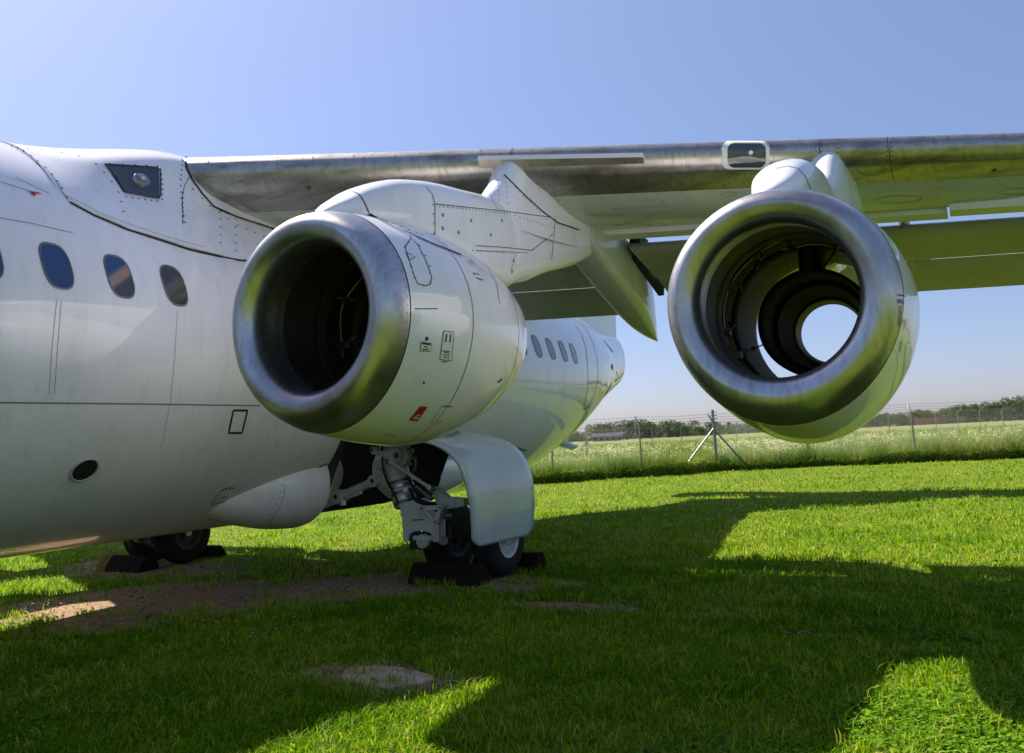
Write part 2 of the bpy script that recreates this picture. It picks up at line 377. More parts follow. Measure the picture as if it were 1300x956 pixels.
# ------------------------------------------------------------------ engines
LIPP = [(.26, .492), (.16, .480), (.08, .468), (.02, .466), (-.035, .482), (-.073, .515), (-.092, .566), (-.084, .602), (-.060, .633), (-.022, .655), (.03, .671), (.075, .681), (.10, .6855)]
COWL = smooth_pts([(.104, .6865), (.3, .708), (.5, .722), (.8, .728), (1.05, .722), (1.3, .694), (1.5, .650), (1.7, .592), (1.86, .535)], 5)
KS = [1.0]
def kf(dy, r):
    return KS[0]*max(0, (r-.52)/.16*float(np.interp(dy, [-.1, .1, .8, 1.3, 1.86], [.05, .085, .155, .15, .15])))
def engine(ex, ey, ez, side):
    c = (ex*side, ey, ez); OB = MB(); KS[0] = .68 if ex < 5 else 1.0
    OB.revolve([(p[0], p[1]) for p in COWL]+[(1.862, .522), (1.7, .535), (1.4, .560), (1.1, .575), (1.095, .60), (.80, .62)], c, 96, kf=kf)
    cowl = OB.build('engine_cowl', PAINTN, PLANE, True, 40)
    b = MB(); b.revolve([tuple(p) for p in smooth_pts(LIPP, 4)], c, 96, kf=kf); lip = b.build('intake_lip', LIP, cowl, True, 60)
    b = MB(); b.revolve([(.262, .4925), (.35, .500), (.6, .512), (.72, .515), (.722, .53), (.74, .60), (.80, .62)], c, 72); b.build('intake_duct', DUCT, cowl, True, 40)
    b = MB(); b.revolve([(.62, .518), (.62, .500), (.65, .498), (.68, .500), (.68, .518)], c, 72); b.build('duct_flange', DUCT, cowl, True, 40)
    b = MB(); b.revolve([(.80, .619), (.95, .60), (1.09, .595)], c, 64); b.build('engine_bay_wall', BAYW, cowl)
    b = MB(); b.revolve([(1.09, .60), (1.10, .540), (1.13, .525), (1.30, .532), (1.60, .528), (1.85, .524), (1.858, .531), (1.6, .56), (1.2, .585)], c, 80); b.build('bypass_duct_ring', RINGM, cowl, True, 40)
    b = MB(); b.revolve([(1.32, .385), (1.33, .397), (1.5, .405), (1.75, .388), (2.05, .33), (2.28, .262), (2.285, .245), (2.05, .29), (1.75, .35), (1.5, .375), (1.34, .38), (1.32, .395)], c, 72, 0)
    core = b.build('core_nozzle', simple_black_metal, cowl, True, 40)
    b = MB(); b.revolve([(2.10, .285), (2.12, .262), (2.26, .243), (2.284, .247), (2.27, .262)], c, 64); b.build('exhaust_rim', RINGM, cowl, True, 40)
    b = MB(); b.revolve([(1.72, .352), (1.72, .325), (1.76, .322), (1.78, .345)], c, 64); b.build('turbine_ring', simple_black_metal, cowl)
    for ang, wdt in ((math.radians(88), .075), (math.radians(-92), .05)):
        b = MB(); d = Vector((math.cos(ang), 0, math.sin(ang))); t = Vector((-d.z, 0, d.x))
        P = []
        for dy, hw in ((1.25, .3), (1.32, 1), (1.6, 1), (1.8, .2)):
            P.append((dy, hw*wdt))
        rows = [[Vector(c)+Vector((0, dy, 0))+d*r+t*hw*s for dy, hw in P for s in ((1,) if 0 else (1,))]+[Vector(c)+Vector((0, dy, 0))+d*r-t*hw for dy, hw in P[::-1]] for r in (.37, .55)]
        b.grid(rows, True); b.build('strut', BLACK, cowl)
    # loose pipes and brackets left in the bay
    def pc(a, r, dy): return Vector(c)+Vector((r*math.cos(math.radians(a)), dy, r*math.sin(math.radians(a))))
    for P_, r_ in (([pc(a, .545, .90+.02*math.sin(a/9)) for a in range(100, 200, 6)], .008), ([pc(a, .50-.02*math.sin(a/15), 1.0) for a in range(20, 100, 8)], .010), ([pc(118, .59, .8), pc(122, .50, .92), pc(128, .49, 1.0), pc(126, .55, 1.09)], .009),
                   ([pc(190, .59, .8), pc(186, .51, .9), pc(180, .49, .98), pc(177, .55, 1.08)], .010), ([pc(62, .59, .8), pc(60, .49, .95), pc(66, .44, 1.15), pc(75, .42, 1.35)], .012), ([pc(a, .56, .96) for a in range(205, 330, 8)], .009),
                   ([pc(35, .58, .82), pc(38, .50, .9), pc(30, .47, 1.0), pc(24, .53, 1.08)], .011), ([pc(150, .58, .82), pc(146, .49, .92), pc(152, .50, 1.08)], .008)):
        b = MB(); b.tube(P_, r_, 6); b.build('pipe', PIPEM, cowl)
    for a, dy in ((186, .92), (120, .9), (60, .95), (48, 1.02), (150, .88), (20, .95), (205, 1.0), (250, .9), (300, .95), (335, 1.0), (100, 1.0)):
        b = MB(); b.box(pc(a, .53, dy), (.05, .06, .05)); b.box(pc(a, .555, dy+.035), (.03, .08, .03)); b.build('bracket', PIPEM, cowl, False)
    b = MB(); b.tube([pc(196, .52, 1.5), pc(196, .36, 1.5)], .006, 6); b.box(pc(196, .50, 1.5), (.03, .02, .03)); b.build('support_rod', MARK, cowl)
    return cowl, lip
simple_black_metal = simple('sooty_black_metal', (.005, .0045, .004), .7, 0, .15)
EI = (3.896, 3.88, 2.277); EO = (6.480, 5.02, 2.205)
CI, LI = engine(*EI, 1); CO, LO = engine(*EO, 1)
CIS, _ = engine(*EI, -1); COS, _ = engine(*EO, -1)

# pylons
def pylon(ex, ey, ez, side):
    Z = lambda z: z-2.277+ez
    zw = zle(ex); yw = yle(ex)
    # y offset from lip, top z, bottom z, half width, shoulder power
    ST_ = [(.10, 2.975, 2.92, .04), (.16, 3.035, 2.92, .13), (.28, 3.115, 2.93, .20), (.45, 3.22, 2.94, .245), (.75, 3.345, 2.95, .275), (1.10, 3.43, 2.94, .285), (1.35, 3.47, 2.92, .285), (1.6, 3.50, 2.86, .28), (1.9, 3.54, 2.76, .265), (2.25, 3.585, 2.76, .25), (2.42, 3.63, 2.79, .24)]
    sec = [(ey+a, Z(t), Z(bz), h*(.80 if ex < 5 else .70)) for a, t, bz, h in ST_]
    y0 = ey+2.42; k = yw+.10
    sec += [(k-.22, Z(3.70), Z(2.82), .20), (k-.08, Z(3.78), Z(2.86), .20), (k+.1, Z(3.84), Z(2.90), .205), (k+.5, Z(3.86), Z(3.04), .22), (k+1.1, Z(3.86), Z(3.20), .23), (k+1.55, Z(3.80), Z(3.38), .22), (k+1.72, Z(3.76), Z(3.46), .17)]
    sec = smooth_pts(sec, 3); rows = []
    for y, t, bz, h in sec:
        row = []; mid = (t+bz)/2; hh = (t-bz)/2
        for j in range(28):
            a = 2*math.pi*j/28; ca, sa = math.cos(a), math.sin(a); e = .62 if sa < 0 else .85
            px_ = math.copysign(abs(ca)**(.30 if (sa < 0 and y < ey+2) else e), ca)*h; pz = math.copysign(abs(sa)**(e if sa < 0 else .72), sa)*hh
            flare = 1+.22*max(0, min(1, (mid+pz-Z(3.5))/.35))*(1 if y > k-.1 else 0)
            row.append((side*(ex)+px_*flare, y, mid+pz))
        rows.append(row)
    b = MB(); b.grid(rows, True, 0, True, True); o = b.build('pylon', PAINTN, PLANE, True, 45)
    # riser: the ridge that climbs to the leading edge
    b = MB(); rr = []
    for y, z, h in ((k-.62, Z(3.50), .07), (k-.42, Z(3.66), .13), (k-.26, Z(3.83), .15), (k-.16, zw-.17, .17), (k-.06, zw-.12, .17), (k+.10, zw-.10, .185), (k+.3, zw-.12, .205), (k+.7, zw-.2, .20), (k+1.1, zw-.3, .17), (k+1.5, zw-.38, .12), (k+1.75, zw-.5, .06)):
        lo = Z(3.3)+.1*max(0, y-k-.4); rr.append([(side*ex+.03+h*1.1*math.copysign(abs(math.cos(a))**.8, math.cos(a)), y, lo+(z-lo)*max(0, math.sin(a))**.6) for a in np.linspace(0, math.pi, 17)])
    b.grid([list(map(tuple, r)) for r in rr], False, 0, True, False); q_ = b.build('pylon_riser', PAINTN, o, True, 50); BV[('riser', ex, side)] = q_
    return o
PYI = pylon(*EI, 1); PYO = pylon(*EO, 1); pylon(*EI, -1); pylon(*EO, -1)

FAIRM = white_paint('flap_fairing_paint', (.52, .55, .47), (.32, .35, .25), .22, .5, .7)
# flap track fairings
def canoe(name, cx, pts, hw, mat, side, power=.8):
    """pts: (y, ztop, zbottom, width factor)"""
    rows = []
    for y, t, bz, k in smooth_pts(pts, 4):
        mid, hh = (t+bz)/2, max(.004, (t-bz)/2)
        rows.append([(side*cx+math.copysign(abs(math.cos(a))**power, math.cos(a))*hw*max(k, .02), y, mid+math.copysign(abs(math.sin(a))**power, math.sin(a))*hh) for a in np.linspace(0, 2*math.pi, 24, endpoint=False)])
    b = MB(); b.grid(rows, True, 0, True, True); return b.build(name, mat, PLANE, True, 50)
for s in (1, -1):
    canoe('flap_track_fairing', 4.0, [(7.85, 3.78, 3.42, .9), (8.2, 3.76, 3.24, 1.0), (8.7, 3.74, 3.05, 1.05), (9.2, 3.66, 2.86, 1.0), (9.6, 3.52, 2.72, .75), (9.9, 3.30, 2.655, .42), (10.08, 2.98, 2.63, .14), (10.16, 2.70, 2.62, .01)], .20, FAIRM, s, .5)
    canoe('flap_hinge_fairing', 7.02, [(9.05, 3.55, 3.45, .1), (9.25, 3.55, 3.35, .8), (9.6, 3.45, 3.20, 1), (9.95, 3.28, 3.06, .8), (10.15, 3.14, 3.05, .3)], .06, FLAPM, s)
b = MB(); b.box((4.24, 9.35, 3.45), (.07, .9, .35), 0, Matrix.Rotation(-.35, 3, 'X')); b.box((4.27, 8.95, 3.62), (.12, .3, .16)); b.build('flap_drive_gap', BLACK, WP)

# ------------------------------------------------------------------ tail
b = MB(); rr = []
for z, y0, y1, th in ((3.7, 14.4, 18.9, .20), (4.3, 15.3, 18.95, .19), (5.5, 16.4, 19.3, .15), (6.8, 17.6, 20.0, .12), (8.2, 18.9, 20.9, .10)):
    n = 9; P = [(t, th*2.6*(math.sqrt(t)*(1-t))) for t in np.linspace(0, 1, n)]
    rr.append([(h, y0+(y1-y0)*t, z) for t, h in P]+[(-h, y0+(y1-y0)*t, z) for t, h in P[-2:0:-1]])
b.grid(rr, True, 0, True, True); b.build('fin', PAINT, PLANE, True, 50)
b = MB(); rr = []
for x in (-5.5, -3, 0, 3, 5.5):
    a = abs(x)/5.5; y0, y1 = 18.9+1.5*a, 21.1+.35*a; z = 7.95
    P = [(t, .30*(math.sqrt(t)*(1-t))*(1-.4*a)) for t in np.linspace(0, 1, 9)]
    rr.append([(x, y0+(y1-y0)*t, z+h) for t, h in P]+[(x, y0+(y1-y0)*t, z-h) for t, h in P[-2:0:-1]])
b.grid(rr, True, 0, True, True); b.build('tailplane', PAINT, PLANE, True, 50)
for s in (1, -1):
    rr = []
    for y, k in ((17.0, -.012), (17.3, -.006), (17.9, -.005), (18.49, -.005)):
        R_, z_ = fus(y); rr.append([(s*(R_+.015+k)*tsx(y)*math.cos(a), y, z_+(R_+.015+k)*math.sin(a)) for a in np.linspace(-1.15, 1.15, 14)])
    b = MB(); b.grid(rr); b.build('air_brake', PAINT, PLANE, True, 60)

# ------------------------------------------------------------------ gear pods, gear, doors
def pod(side, pts, cx, cz, rx, rz, name):
    rows = []
    for y, k in pts:
        rows.append([(side*(cx+rx*k*math.cos(a)), y, cz-(1-k)*.06+rz*k*math.sin(a)) for a in np.linspace(0, 2*math.pi, 40, endpoint=False)])
    b = MB(); b.grid(rows, True, 0, True, True); return b.build(name, PAINT, PLANE, True, 45)
for s in (1, -1):
    pod(s, [tuple(p) for p in smooth_pts([(5.45, .02), (5.52, .20), (5.75, .46), (6.05, .69), (6.35, .86), (6.6, .95), (6.80, .99), (6.90, .985), (6.93, .95)], 3)], .78, 1.12, .60, .50, 'gear_pod_nose')
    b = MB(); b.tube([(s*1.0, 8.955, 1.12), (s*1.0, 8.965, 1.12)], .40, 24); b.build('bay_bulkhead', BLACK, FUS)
    pod(s, [(8.97, .6), (8.98, .95), (9.0, 1), (9.4, .96), (9.9, .8), (10.4, .5), (10.7, .15), (10.75, .02)], .80, 1.14, .55, .42, 'gear_pod_tail')
def gear(side):
    GEARP = globals()['GEARP'] if side > 0 else GRIME_SHADE  # far gear takes the dark metal throughout, its shade put into the colour
    S = lambda x, y, z: Vector((x*side, y, z))
    def Z5(zx, zy, y=7.5):                         # traced point of the near leg on the plane y, mirrored for the far one
        p = at(470+zx/5.62, 550+zy/5.62, 1, y); return Vector((p.x*side, y, p.z))
    top, mid, kn = Z5(140, 60, 7.62), Z5(222, 375, 7.55), Z5(258, 520, 7.53)
    b = MB(); b.tube([top, mid], [.135, .128], 24); b.tube([mid-(kn-mid)*.02, kn], [.118, .122], 24)
    cast = [(204, 505), (225, 600), (236, 772), (270, 772), (276, 725), (300, 705), (360, 694), (425, 708), (446, 735), (448, 776), (488, 776), (492, 610), (508, 560), (470, 556), (440, 620), (400, 600), (372, 540), (330, 470)]
    def slab(bm, pts, y0, y1):
        q = [Z5(*p, y=y0) for p in pts]; P = [(p.x, p.z) for p in q]
        if side > 0: P = P[::-1]
        bm.prism(P, 1, y0, y1)
    slab(b, cast, 7.40, 7.60)
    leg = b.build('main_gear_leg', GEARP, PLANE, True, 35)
    for k, (t0, r0) in enumerate(((-.22, .140), (.02, .138), (.30, .134), (.62, .138), (.80, .134))):
        p = mid+(kn-mid)*t0; d = (kn-mid).normalized(); b = MB(); b.tube([p, p+d*.030], r0, 24); b.build('leg_collar', STEEL if k % 2 else GRIME_SHADE, leg)
    b = MB(); slab(b, [(232, 395), (262, 385), (270, 412), (238, 424)], 7.405, 7.415); b.build('data_plate', WHITE, leg, False)
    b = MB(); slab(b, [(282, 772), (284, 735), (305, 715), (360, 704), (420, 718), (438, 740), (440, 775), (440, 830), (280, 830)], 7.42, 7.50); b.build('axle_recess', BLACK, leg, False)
    hub = Z5(368, 772, 7.36); b = MB(); b.tube([hub, hub+Vector((0, .25, 0))], .072, 24); b.tube([hub-Vector((0, .02, 0)), hub], .05, 20); b.tube([hub+Vector((-.12*side, .03, .03)), hub+Vector((.12*side, .03, .03))], .028, 10); b.build('pivot_pin', GEARP, leg)
    b = MB(); b.disc(hub-Vector((.012, .0205, .004)), (0, -1, 0), .008, 8); b.disc(hub-Vector((-.014, .0205, .004)), (0, -1, 0), .008, 8); b.build('pin_bolt', MARK, leg)
    # web plate groove and link truss
    b = MB(); slab(b, [(298, 548), (330, 530), (372, 612), (300, 616)], 7.39, 7.401); b.build('web_plate', GEARP, leg)
    b = MB(); slab(b, [(305, 616), (372, 612), (372, 620), (305, 624)], 7.383, 7.395); b.build('plate_groove', GRIME_SHADE, leg, False)
    b = MB(); slab(b, [(352, 522), (508, 512), (512, 545), (372, 552), (352, 545)], 7.36, 7.42); slab(b, [(372, 545), (392, 548), (458, 620), (448, 642)], 7.36, 7.42); slab(b, [(486, 540), (508, 545), (476, 645), (452, 640)], 7.36, 7.42)
    for q in ((366, 536), (498, 530), (464, 634)): p = Z5(*q, y=7.345); b.tube([p, p+Vector((0, .08, 0))], .030, 14)
    b.build('torque_link', GEARP, leg, True, 35)
    b = MB()
    for q in ((366, 536), (498, 530), (464, 634)): p = Z5(*q, y=7.34); b.disc(p, (0, -1, 0), .013, 8)
    b.build('link_bolt', MARK, leg)
    # actuator bracket above
    b = MB(); c = Z5(200, 158, 7.44); b.tube([c, c+Vector((0, .16, 0))], .125, 28); b.tube([c-Vector((0, .03, 0)), c], .095, 24)
    slab(b, [(0, 100), (22, 96), (60, 130), (190, 108), (205, 120), (205, 200), (180, 205), (60, 158), (12, 150), (0, 130)], 7.34, 7.41); b.build('actuator_bracket', GEARP, leg, True, 35)
    c = Z5(188, 158, 7.33); b = MB(); b.tube([c, c+Vector((0, .02, 0))], .052, 20); b.build('bracket_bush', STEEL, leg)
    b = MB(); b.disc(c, (0, -1, 0), .030, 14); p = Z5(12, 120, 7.335); b.disc(p, (0, -1, 0), .018, 10); b.build('bush_bore', MARK, leg)
    a0, a1 = Z5(140, 200, 7.36), Z5(438, 398, 7.36)
    b = MB(); b.tube([a0, a1], .020, 12); b.tube([a0, a0.lerp(a1, .09)], .032, 12); b.tube([a0.lerp(a1, .92), a1], .030, 12); b.build('thin_strut', GEARP, leg)
    b = MB(); b.tube([a0-Vector((0, .012, 0)), a0+Vector((0, .03, 0))], .042, 12); b.tube([a1-Vector((0, .015, 0)), a1+Vector((0, .03, 0))], .034, 12); b.build('strut_end', GRIME_SHADE, leg)
    # drag brace
    def P2(zx, zy, y=7.45):
        p = at(380+zx/3.82, 540+zy/3.82, 1, y); return Vector((p.x*side, y, p.z))
    e0, e1, e2 = P2(125, 378, 7.42), P2(195, 345, 7.42), P2(372, 268, 7.42)
    b = MB(); b.tube([e1, e2], [.052, .048], 14); b.tube([e0, e1], [.06, .055], 14)
    for q, rr_ in ((e1, .082), (e2, .066)): b.tube([q-Vector((0, .07, 0)), q+Vector((0, .07, 0))], rr_, 22)
    b.tube([P2(230, 352, 7.38), P2(300, 325, 7.38)], .022, 8); b.tube([P2(210, 362, 7.38), P2(212, 388, 7.38)], [.03, .038], 10)
    q = [P2(*t, y=7.46) for t in ((345, 262), (385, 205), (402, 212), (430, 285), (395, 290), (365, 298))]; P = [(p.x, p.z) for p in q]; b.prism(P if side < 0 else P[::-1], 1, 7.44, 7.56)
    b.build('drag_brace', GEARP, leg, True, 35)
    b = MB()
    for q in (e1, e2): b.disc(q-Vector((0, .071, 0)), (0, -1, 0), .026, 12)
    b.build('brace_bolt', MARK, leg)
    # trailing arm to the door and wheel beam
    b = MB(); slab(b, [(430, 385), (455, 382), (535, 458), (665, 468), (668, 520), (560, 540), (520, 548), (500, 560), (470, 500)], 7.46, 7.58)
    slab(b, [(590, 470), (600, 470), (600, 530), (590, 530)], 7.45, 7.455)
    b.build('trailing_arm', GEARP, leg, True, 35)
    b = MB(); b.prism([(7.5, .70), (7.6, .78), (8.15, .52), (8.15, .36), (8.0, .36), (7.5, .46)], 0, side*2.42-.06, side*2.42+.06); b.build('wheel_beam', GRIME_SHADE, leg, True, 35)
    def hose(pts, rr_, m_):
        b = MB(); b.tube([Vector(p) for p in smooth_pts([tuple(Z5(x_, y_, 7.40)) for x_, y_ in pts], 6)], rr_, 8); b.build('hose', m_, leg)
    hose([(84, 60), (86, 180), (95, 270), (130, 360), (165, 420), (200, 500)], .011, RUBBER)
    hose([(250, 260), (290, 350), (320, 410), (350, 470), (420, 500)], .014, RUBBER)
    hose([(262, 300), (275, 340), (310, 400), (340, 440)], .010, RUBBER)
    hose([(300, 90), (360, 110), (372, 180), (350, 240), (388, 290), (380, 320), (340, 310)], .028, RUBBER)
    hose([(270, 110), (300, 170), (330, 200), (320, 260), (300, 290)], .022, GRIME_SHADE)
    hose([(330, 120), (300, 200), (345, 210), (370, 250)], .018, RUBBER)
    hose([(285, 400), (330, 480), (400, 500), (460, 500)], .020, RUBBER)
    hose([(330, 380), (380, 420), (440, 470)], .030, GRIME_SHADE)
    for k in range(4):
        b = MB(); b.tube([Z5(500+11*k, 610, 7.45), Z5(500+11*k, 735, 7.45)], .011, 8); b.build('brake_pipe', STEEL, leg)
    b = MB(); b.tube([Z5(522, 765, 7.40), Z5(522, 765, 7.6)], .05, 16); b.tube([Z5(560, 600, 7.42), Z5(600, 640, 7.5)], .022, 8); b.tube([Z5(535, 590, 7.42), Z5(580, 585, 7.45)], .03, 10); b.tube([Z5(565, 780, 7.44), Z5(580, 880, 7.5)], [.03, .012], 8)
    b.build('brake_unit', GRIME_SHADE, leg)
    for wx in (2.11, 2.75):                       # wheels
        c = (wx*side, 8.03, .415); pr = [(-.13, .22), (-.135, .30), (-.13, .36), (-.10, .40), (-.05, .415), (-.02, .41), (.02, .41), (.05, .415), (.10, .40), (.13, .36), (.135, .30), (.13, .22)]
        rows = [[(c[0]+dx, c[1]+r*math.cos(a), max(.0, c[2]+r*math.sin(a))) for a in np.linspace(0, 2*math.pi, 48, endpoint=False)] for dx, r in pr]
        b = MB(); b.grid(rows, True); ty = b.build('tyre', RUBBER, leg, True, 60)
        pr = [(-.125, .0), (-.115, .07), (-.07, .09), (-.06, .17), (-.12, .20), (-.132, .225), (-.10, .225), (.10, .225), (.132, .225), (.12, .20), (.06, .17), (.07, .09), (.115, .07), (.125, .0)]
        rows = [[(c[0]+dx, c[1]+r*math.cos(a), c[2]+r*math.sin(a)) for a in np.linspace(0, 2*math.pi, 36, endpoint=False)] for dx, r in pr]
        b = MB(); b.grid(rows, True)
        for k in range(9):
            a = 2*math.pi*k/9; b.tube([(c[0]+side*.06, c[1]+.135*math.cos(a), c[2]+.135*math.sin(a)), (c[0]+side*.08, c[1]+.135*math.cos(a), c[2]+.135*math.sin(a))], .016, 6)
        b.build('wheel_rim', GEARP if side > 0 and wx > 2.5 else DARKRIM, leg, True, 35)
    b = MB(); b.tube([S(1.98, 8.03, .415), S(2.88, 8.03, .415)], .05, 12); b.build('axle', STEEL, leg)
    # outer door carried on the leg: curves over the wheel
    prof = smooth_pts([(2.93, .36), (2.965, .60), (2.98, .85), (2.95, 1.10), (2.86, 1.30), (2.68, 1.44), (2.40, 1.52), (2.05, 1.58), (1.70, 1.66)], 6); n = len(prof); rows = []
    for i, (x, z) in enumerate(prof):
        s_ = i/(n-1); y0 = np.interp(s_, [0, .3, .6, 1], [7.20, 7.09, 7.02, 6.95]); y1 = np.interp(s_, [0, .3, .6, 1], [8.46, 8.46, 8.42, 8.45])
        zoff = np.interp(i, [0, n], [1, 0])
        cut = .11*max(0, 1-i/3)**2
        row = []
        for j in range(15):
            t = j/14; y = y0+cut+(y1-y0-2*cut)*t
            row.append((x*side, y, z+(.05*(1-t) if i < 6 else 0)*(1-i/6)+(.03*t)*(i < 8)))
        rows.append(row)
    b = MB(); b.grid(rows); d = b.build('main_gear_door', DOORP, PLANE, True, 60); so_ = d.modifiers.new('thick', 'SOLIDIFY'); so_.thickness = .035; so_.offset = -side if side > 0 else -1; so_.offset = 0
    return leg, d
LEG, DOOR = gear(1)
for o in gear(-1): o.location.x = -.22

# ------------------------------------------------------------------ fuselage details
def window_at(yc, pane_mat=PANE, zc=2.872):
    def P(a, k, off):
        ca, sa = math.cos(a), math.sin(a); hw, hh = .106*k, .168*k
        dzz = hh*math.copysign(abs(sa)**.74, sa); dy = hw*math.copysign(abs(ca)**.70, ca)-dzz*.13
        R_, z_ = fus(yc+dy); th = math.asin(max(-1, min(1, (zc-z_)/R_)))+dzz/R_
        r = R_+off; return (r*math.cos(th), yc+dy, z_+r*math.sin(th))
    A = np.linspace(0, 2*math.pi, 32, endpoint=False)
    b = MB(); b.grid([[P(a, k, o) for a in A] for k, o in ((1.09, .001), (1.085, .007), (1.02, .010), (.985, .006), (.985, .002))], True)
    fr = b.build('cabin_window', FRAMEM, PLANE, True, 60)
    b = MB(); rows = [[P(a, k, .0045) for a in A] for k in (.99, .6, .25)]; b.grid(rows, True, 0, False, True); b.build('pane', pane_mat, fr)
FRAMEM = simple('window_surround', (.16, .165, .17), .35, .3)
for k in range(-16, 19):
    if k == 3: continue
    window_at(3.595+.508*k, {1: PANEB, 2: PANEC}.get(k, PANE if k < 14 else PANER))
det = MB()
ribbon(det, FT, [(0, 511), (160, 512.5), (330, 515)], .012)
det.build('panel_seam', SEAMF, FUS)
b = MB(); ribbon(b, FFT, [(88, 257), (120, 274), (160, 291), (200, 304), (240, 317), (275, 325), (312, 331)], .028, .006); b.build('fairing_seal', SEAL, FUS)
for pl, wd in (([(88, 250), (130, 272), (170, 287), (215, 302), (260, 314)], .005), ([(20, 226), (62, 246)], .007), ([(0, 231), (50, 247)], .007), ([(0, 277), (40, 284), (92, 296)], .006),
               ([(15, 186), (35, 198), (50, 210), (62, 218), (75, 236), (86, 255)], .007), ([(72, 380), (66, 440), (62, 500)], .003), ([(78, 380), (73, 440), (69, 500)], .003), ([(225, 395), (222, 450), (216, 510), (204, 570)], .003)):
    b = MB(); ribbon(b, FFT, pl, wd, .005 if wd > .004 else .003); b.build('panel_line', SEAMF, FUS)
b = MB(); ribbon(b, FT, [(296, 521), (314, 521), (307, 549.5), (290, 549.5)], .020, .004, closed=True, step=3); b.build('marked_hatch', MARK, FUS)
b = MB()
h = hit(FT, 107, 596); cpt, nn = h
b.disc(cpt-nn*.004, nn, .098, 28, 0, .012); b.build('outflow_port', BLACK, FUS)
b = MB(); t1 = nn.cross(Vector((0, 1, 0))).normalized(); t2 = nn.cross(t1)
ring = [cpt+(t1*math.cos(a)+t2*math.sin(a))*.103+nn*.008 for a in np.linspace(0, 2*math.pi, 33)]; b.tube(ring, .008, 6); b.build('port_rim', GEARP, FUS)
b = MB(); ribbon(b, FT, [(268, 640), (281, 622), (296, 617)], .008, .004); ribbon(b, FT, [(268, 640), (288, 637)], .012, .004); rivets(b, FT, [(283, 622), (296, 620)], .03, .012); ribbon(b, FT, [(280, 632), (287, 630)], .014); b.build('drain_panel', MARK, FUS)
b = MB(); patch(b, FFT, [(38, 244), (45, 245), (44, 250), (40, 249)], .01); ribbon(b, FFT, [(36, 244), (52, 247)], .01, .012); b.build('red_ribbon', RED, FUS)
# rivets round the fairing
b = MB()
for pl, sp in (([(15, 185), (34, 193), (48, 204), (62, 216), (75, 233), (86, 252)], .09), ([(122, 208), (135, 222), (146, 236), (153, 250), (158, 275)], .11), ([(140, 208), (200, 211)], .10), ([(204, 215), (206, 234), (206, 253)], .045), ([(160, 250), (202, 256)], .05),
               ([(232, 202), (229, 230), (231, 262), (235, 282)], .06), ([(245, 240), (262, 258), (300, 285), (335, 300)], .10), ([(280, 268), (280, 310)], .10), ([(299, 278), (299, 320)], .10), ([(232, 245), (232, 285)], .05), ([(15, 186), (60, 190), (110, 200)], .13), ([(236, 203), (238, 215), (243, 229)], .035)):
    rivets(b, FFT, pl, sp, .010)
o = b.build('rivet', RIV, FAIR); o['kind'] = 'stuff'
b = MB(); ribbon(b, FAT, [(232, 285), (231, 250), (234, 236), (240, 225)], .006, .004); ribbon(b, FAT, [(236, 200), (236, 213), (243, 228), (256, 246), (271, 263), (300, 276), (334, 287), (372, 300)], .022, .012); b.build('root_seal', SEAL, FAIR)
# taxi light in the fairing
b = MB(); patch(b, FAT, [(133, 209), (201, 214), (202, 253), (157, 245)], .008, 10); TL = b.build('taxi_light', LFRAME, PLANE)
b = MB(); ribbon(b, FAT, [(133, 209.5), (199, 213.5), (203, 218), (203, 250), (200, 253), (158, 245), (148, 228)], .014, .014, closed=True); b.build('light_surround', MARK, TL)
h, nn = hit(FAT, 179, 230)
b = MB(); b.tube([h+nn*.006, h+nn*.03], [.080, .070], 24); b.build('lamp_bezel', STEEL, TL)
b = MB(); b.tube([h+nn*.025, h+nn*.034, h+nn*.040], [.062, .05, .02], 24); b.build('lamp', simple('lamp_glass', (.22, .20, .19), .12, .5, .5, 1), TL)
b = MB(); b.tube([h+nn*.036, h+nn*.044], .022, 14); b.build('bulb', BULB, TL)

POD1 = [o for o in bpy.data.objects if o.name.startswith('gear_pod_nose')][0]; PDT = bvh(POD1, FUS)
b = MB(); ribbon(b, PDT, [(362, 616), (360, 630), (352, 650), (338, 672)], .006, .004); rivets(b, PDT, [(358, 616), (356, 630), (348, 650), (336, 668)], .06, .008); b.build('pod_seam', RIV, POD1)
b = MB(); ribbon(b, FT, [(378, 603), (395, 597), (416, 588)], .02, .006); b.build('pod_seal', SEAL, FUS)
TT = bvh(FUS, *[o for o in bpy.data.objects if o.name.startswith('air_brake')])
# rear door outline, tail marks
b = MB(); door_px = [(729, 412), (738, 424), (744, 444), (746, 468), (746, 490), (742, 513), (741, 520), (748, 515), (755, 500), (759, 480), (758, 455), (753, 436), (744, 418), (737, 411)]
ribbon(b, FT, door_px, .020, .008); b.build('rear_door_outline', MARK, FUS)
b = MB(); ribbon(b, TT, [(766, 432), (774, 442), (782, 452), (786, 460)], .045, .01); b.build('red_tail_stripe', RED, FUS)
b = MB()
ribbon(b, TT, [(776, 464), (778, 468)], .10, .01); ribbon(b, TT, [(787, 462), (790, 468)], .09, .01); ribbon(b, TT, [(783, 472), (784, 478)], .02, .01); ribbon(b, TT, [(764, 446), (769, 462)], .012, .01); ribbon(b, TT, [(771, 450), (773, 456)], .02, .01)
b.build('tail_marking', MARK, FUS)
b = MB(); p = at(655, 558, 0, 1.0); b.prism([(9.7, .90), (9.9, .82), (9.98, .70), (9.86, .68)], 0, .62, .64); 
h = hit(FT, 652, 568)
if h: b.add([h[0]+Vector(q) for q in ((0, -.05, 0), (0, .12, 0), (.12, .20, -.06), (.12, .12, -.07), (.01, -.05, 0), (.01, .12, 0), (.13, .20, -.06), (.13, .12, -.07))], [(0, 1, 2, 3), (7, 6, 5, 4), (0, 3, 7, 4), (1, 5, 6, 2), (3, 2, 6, 7), (0, 4, 5, 1)])
b.build('blade_antenna', MARK, FUS, False)
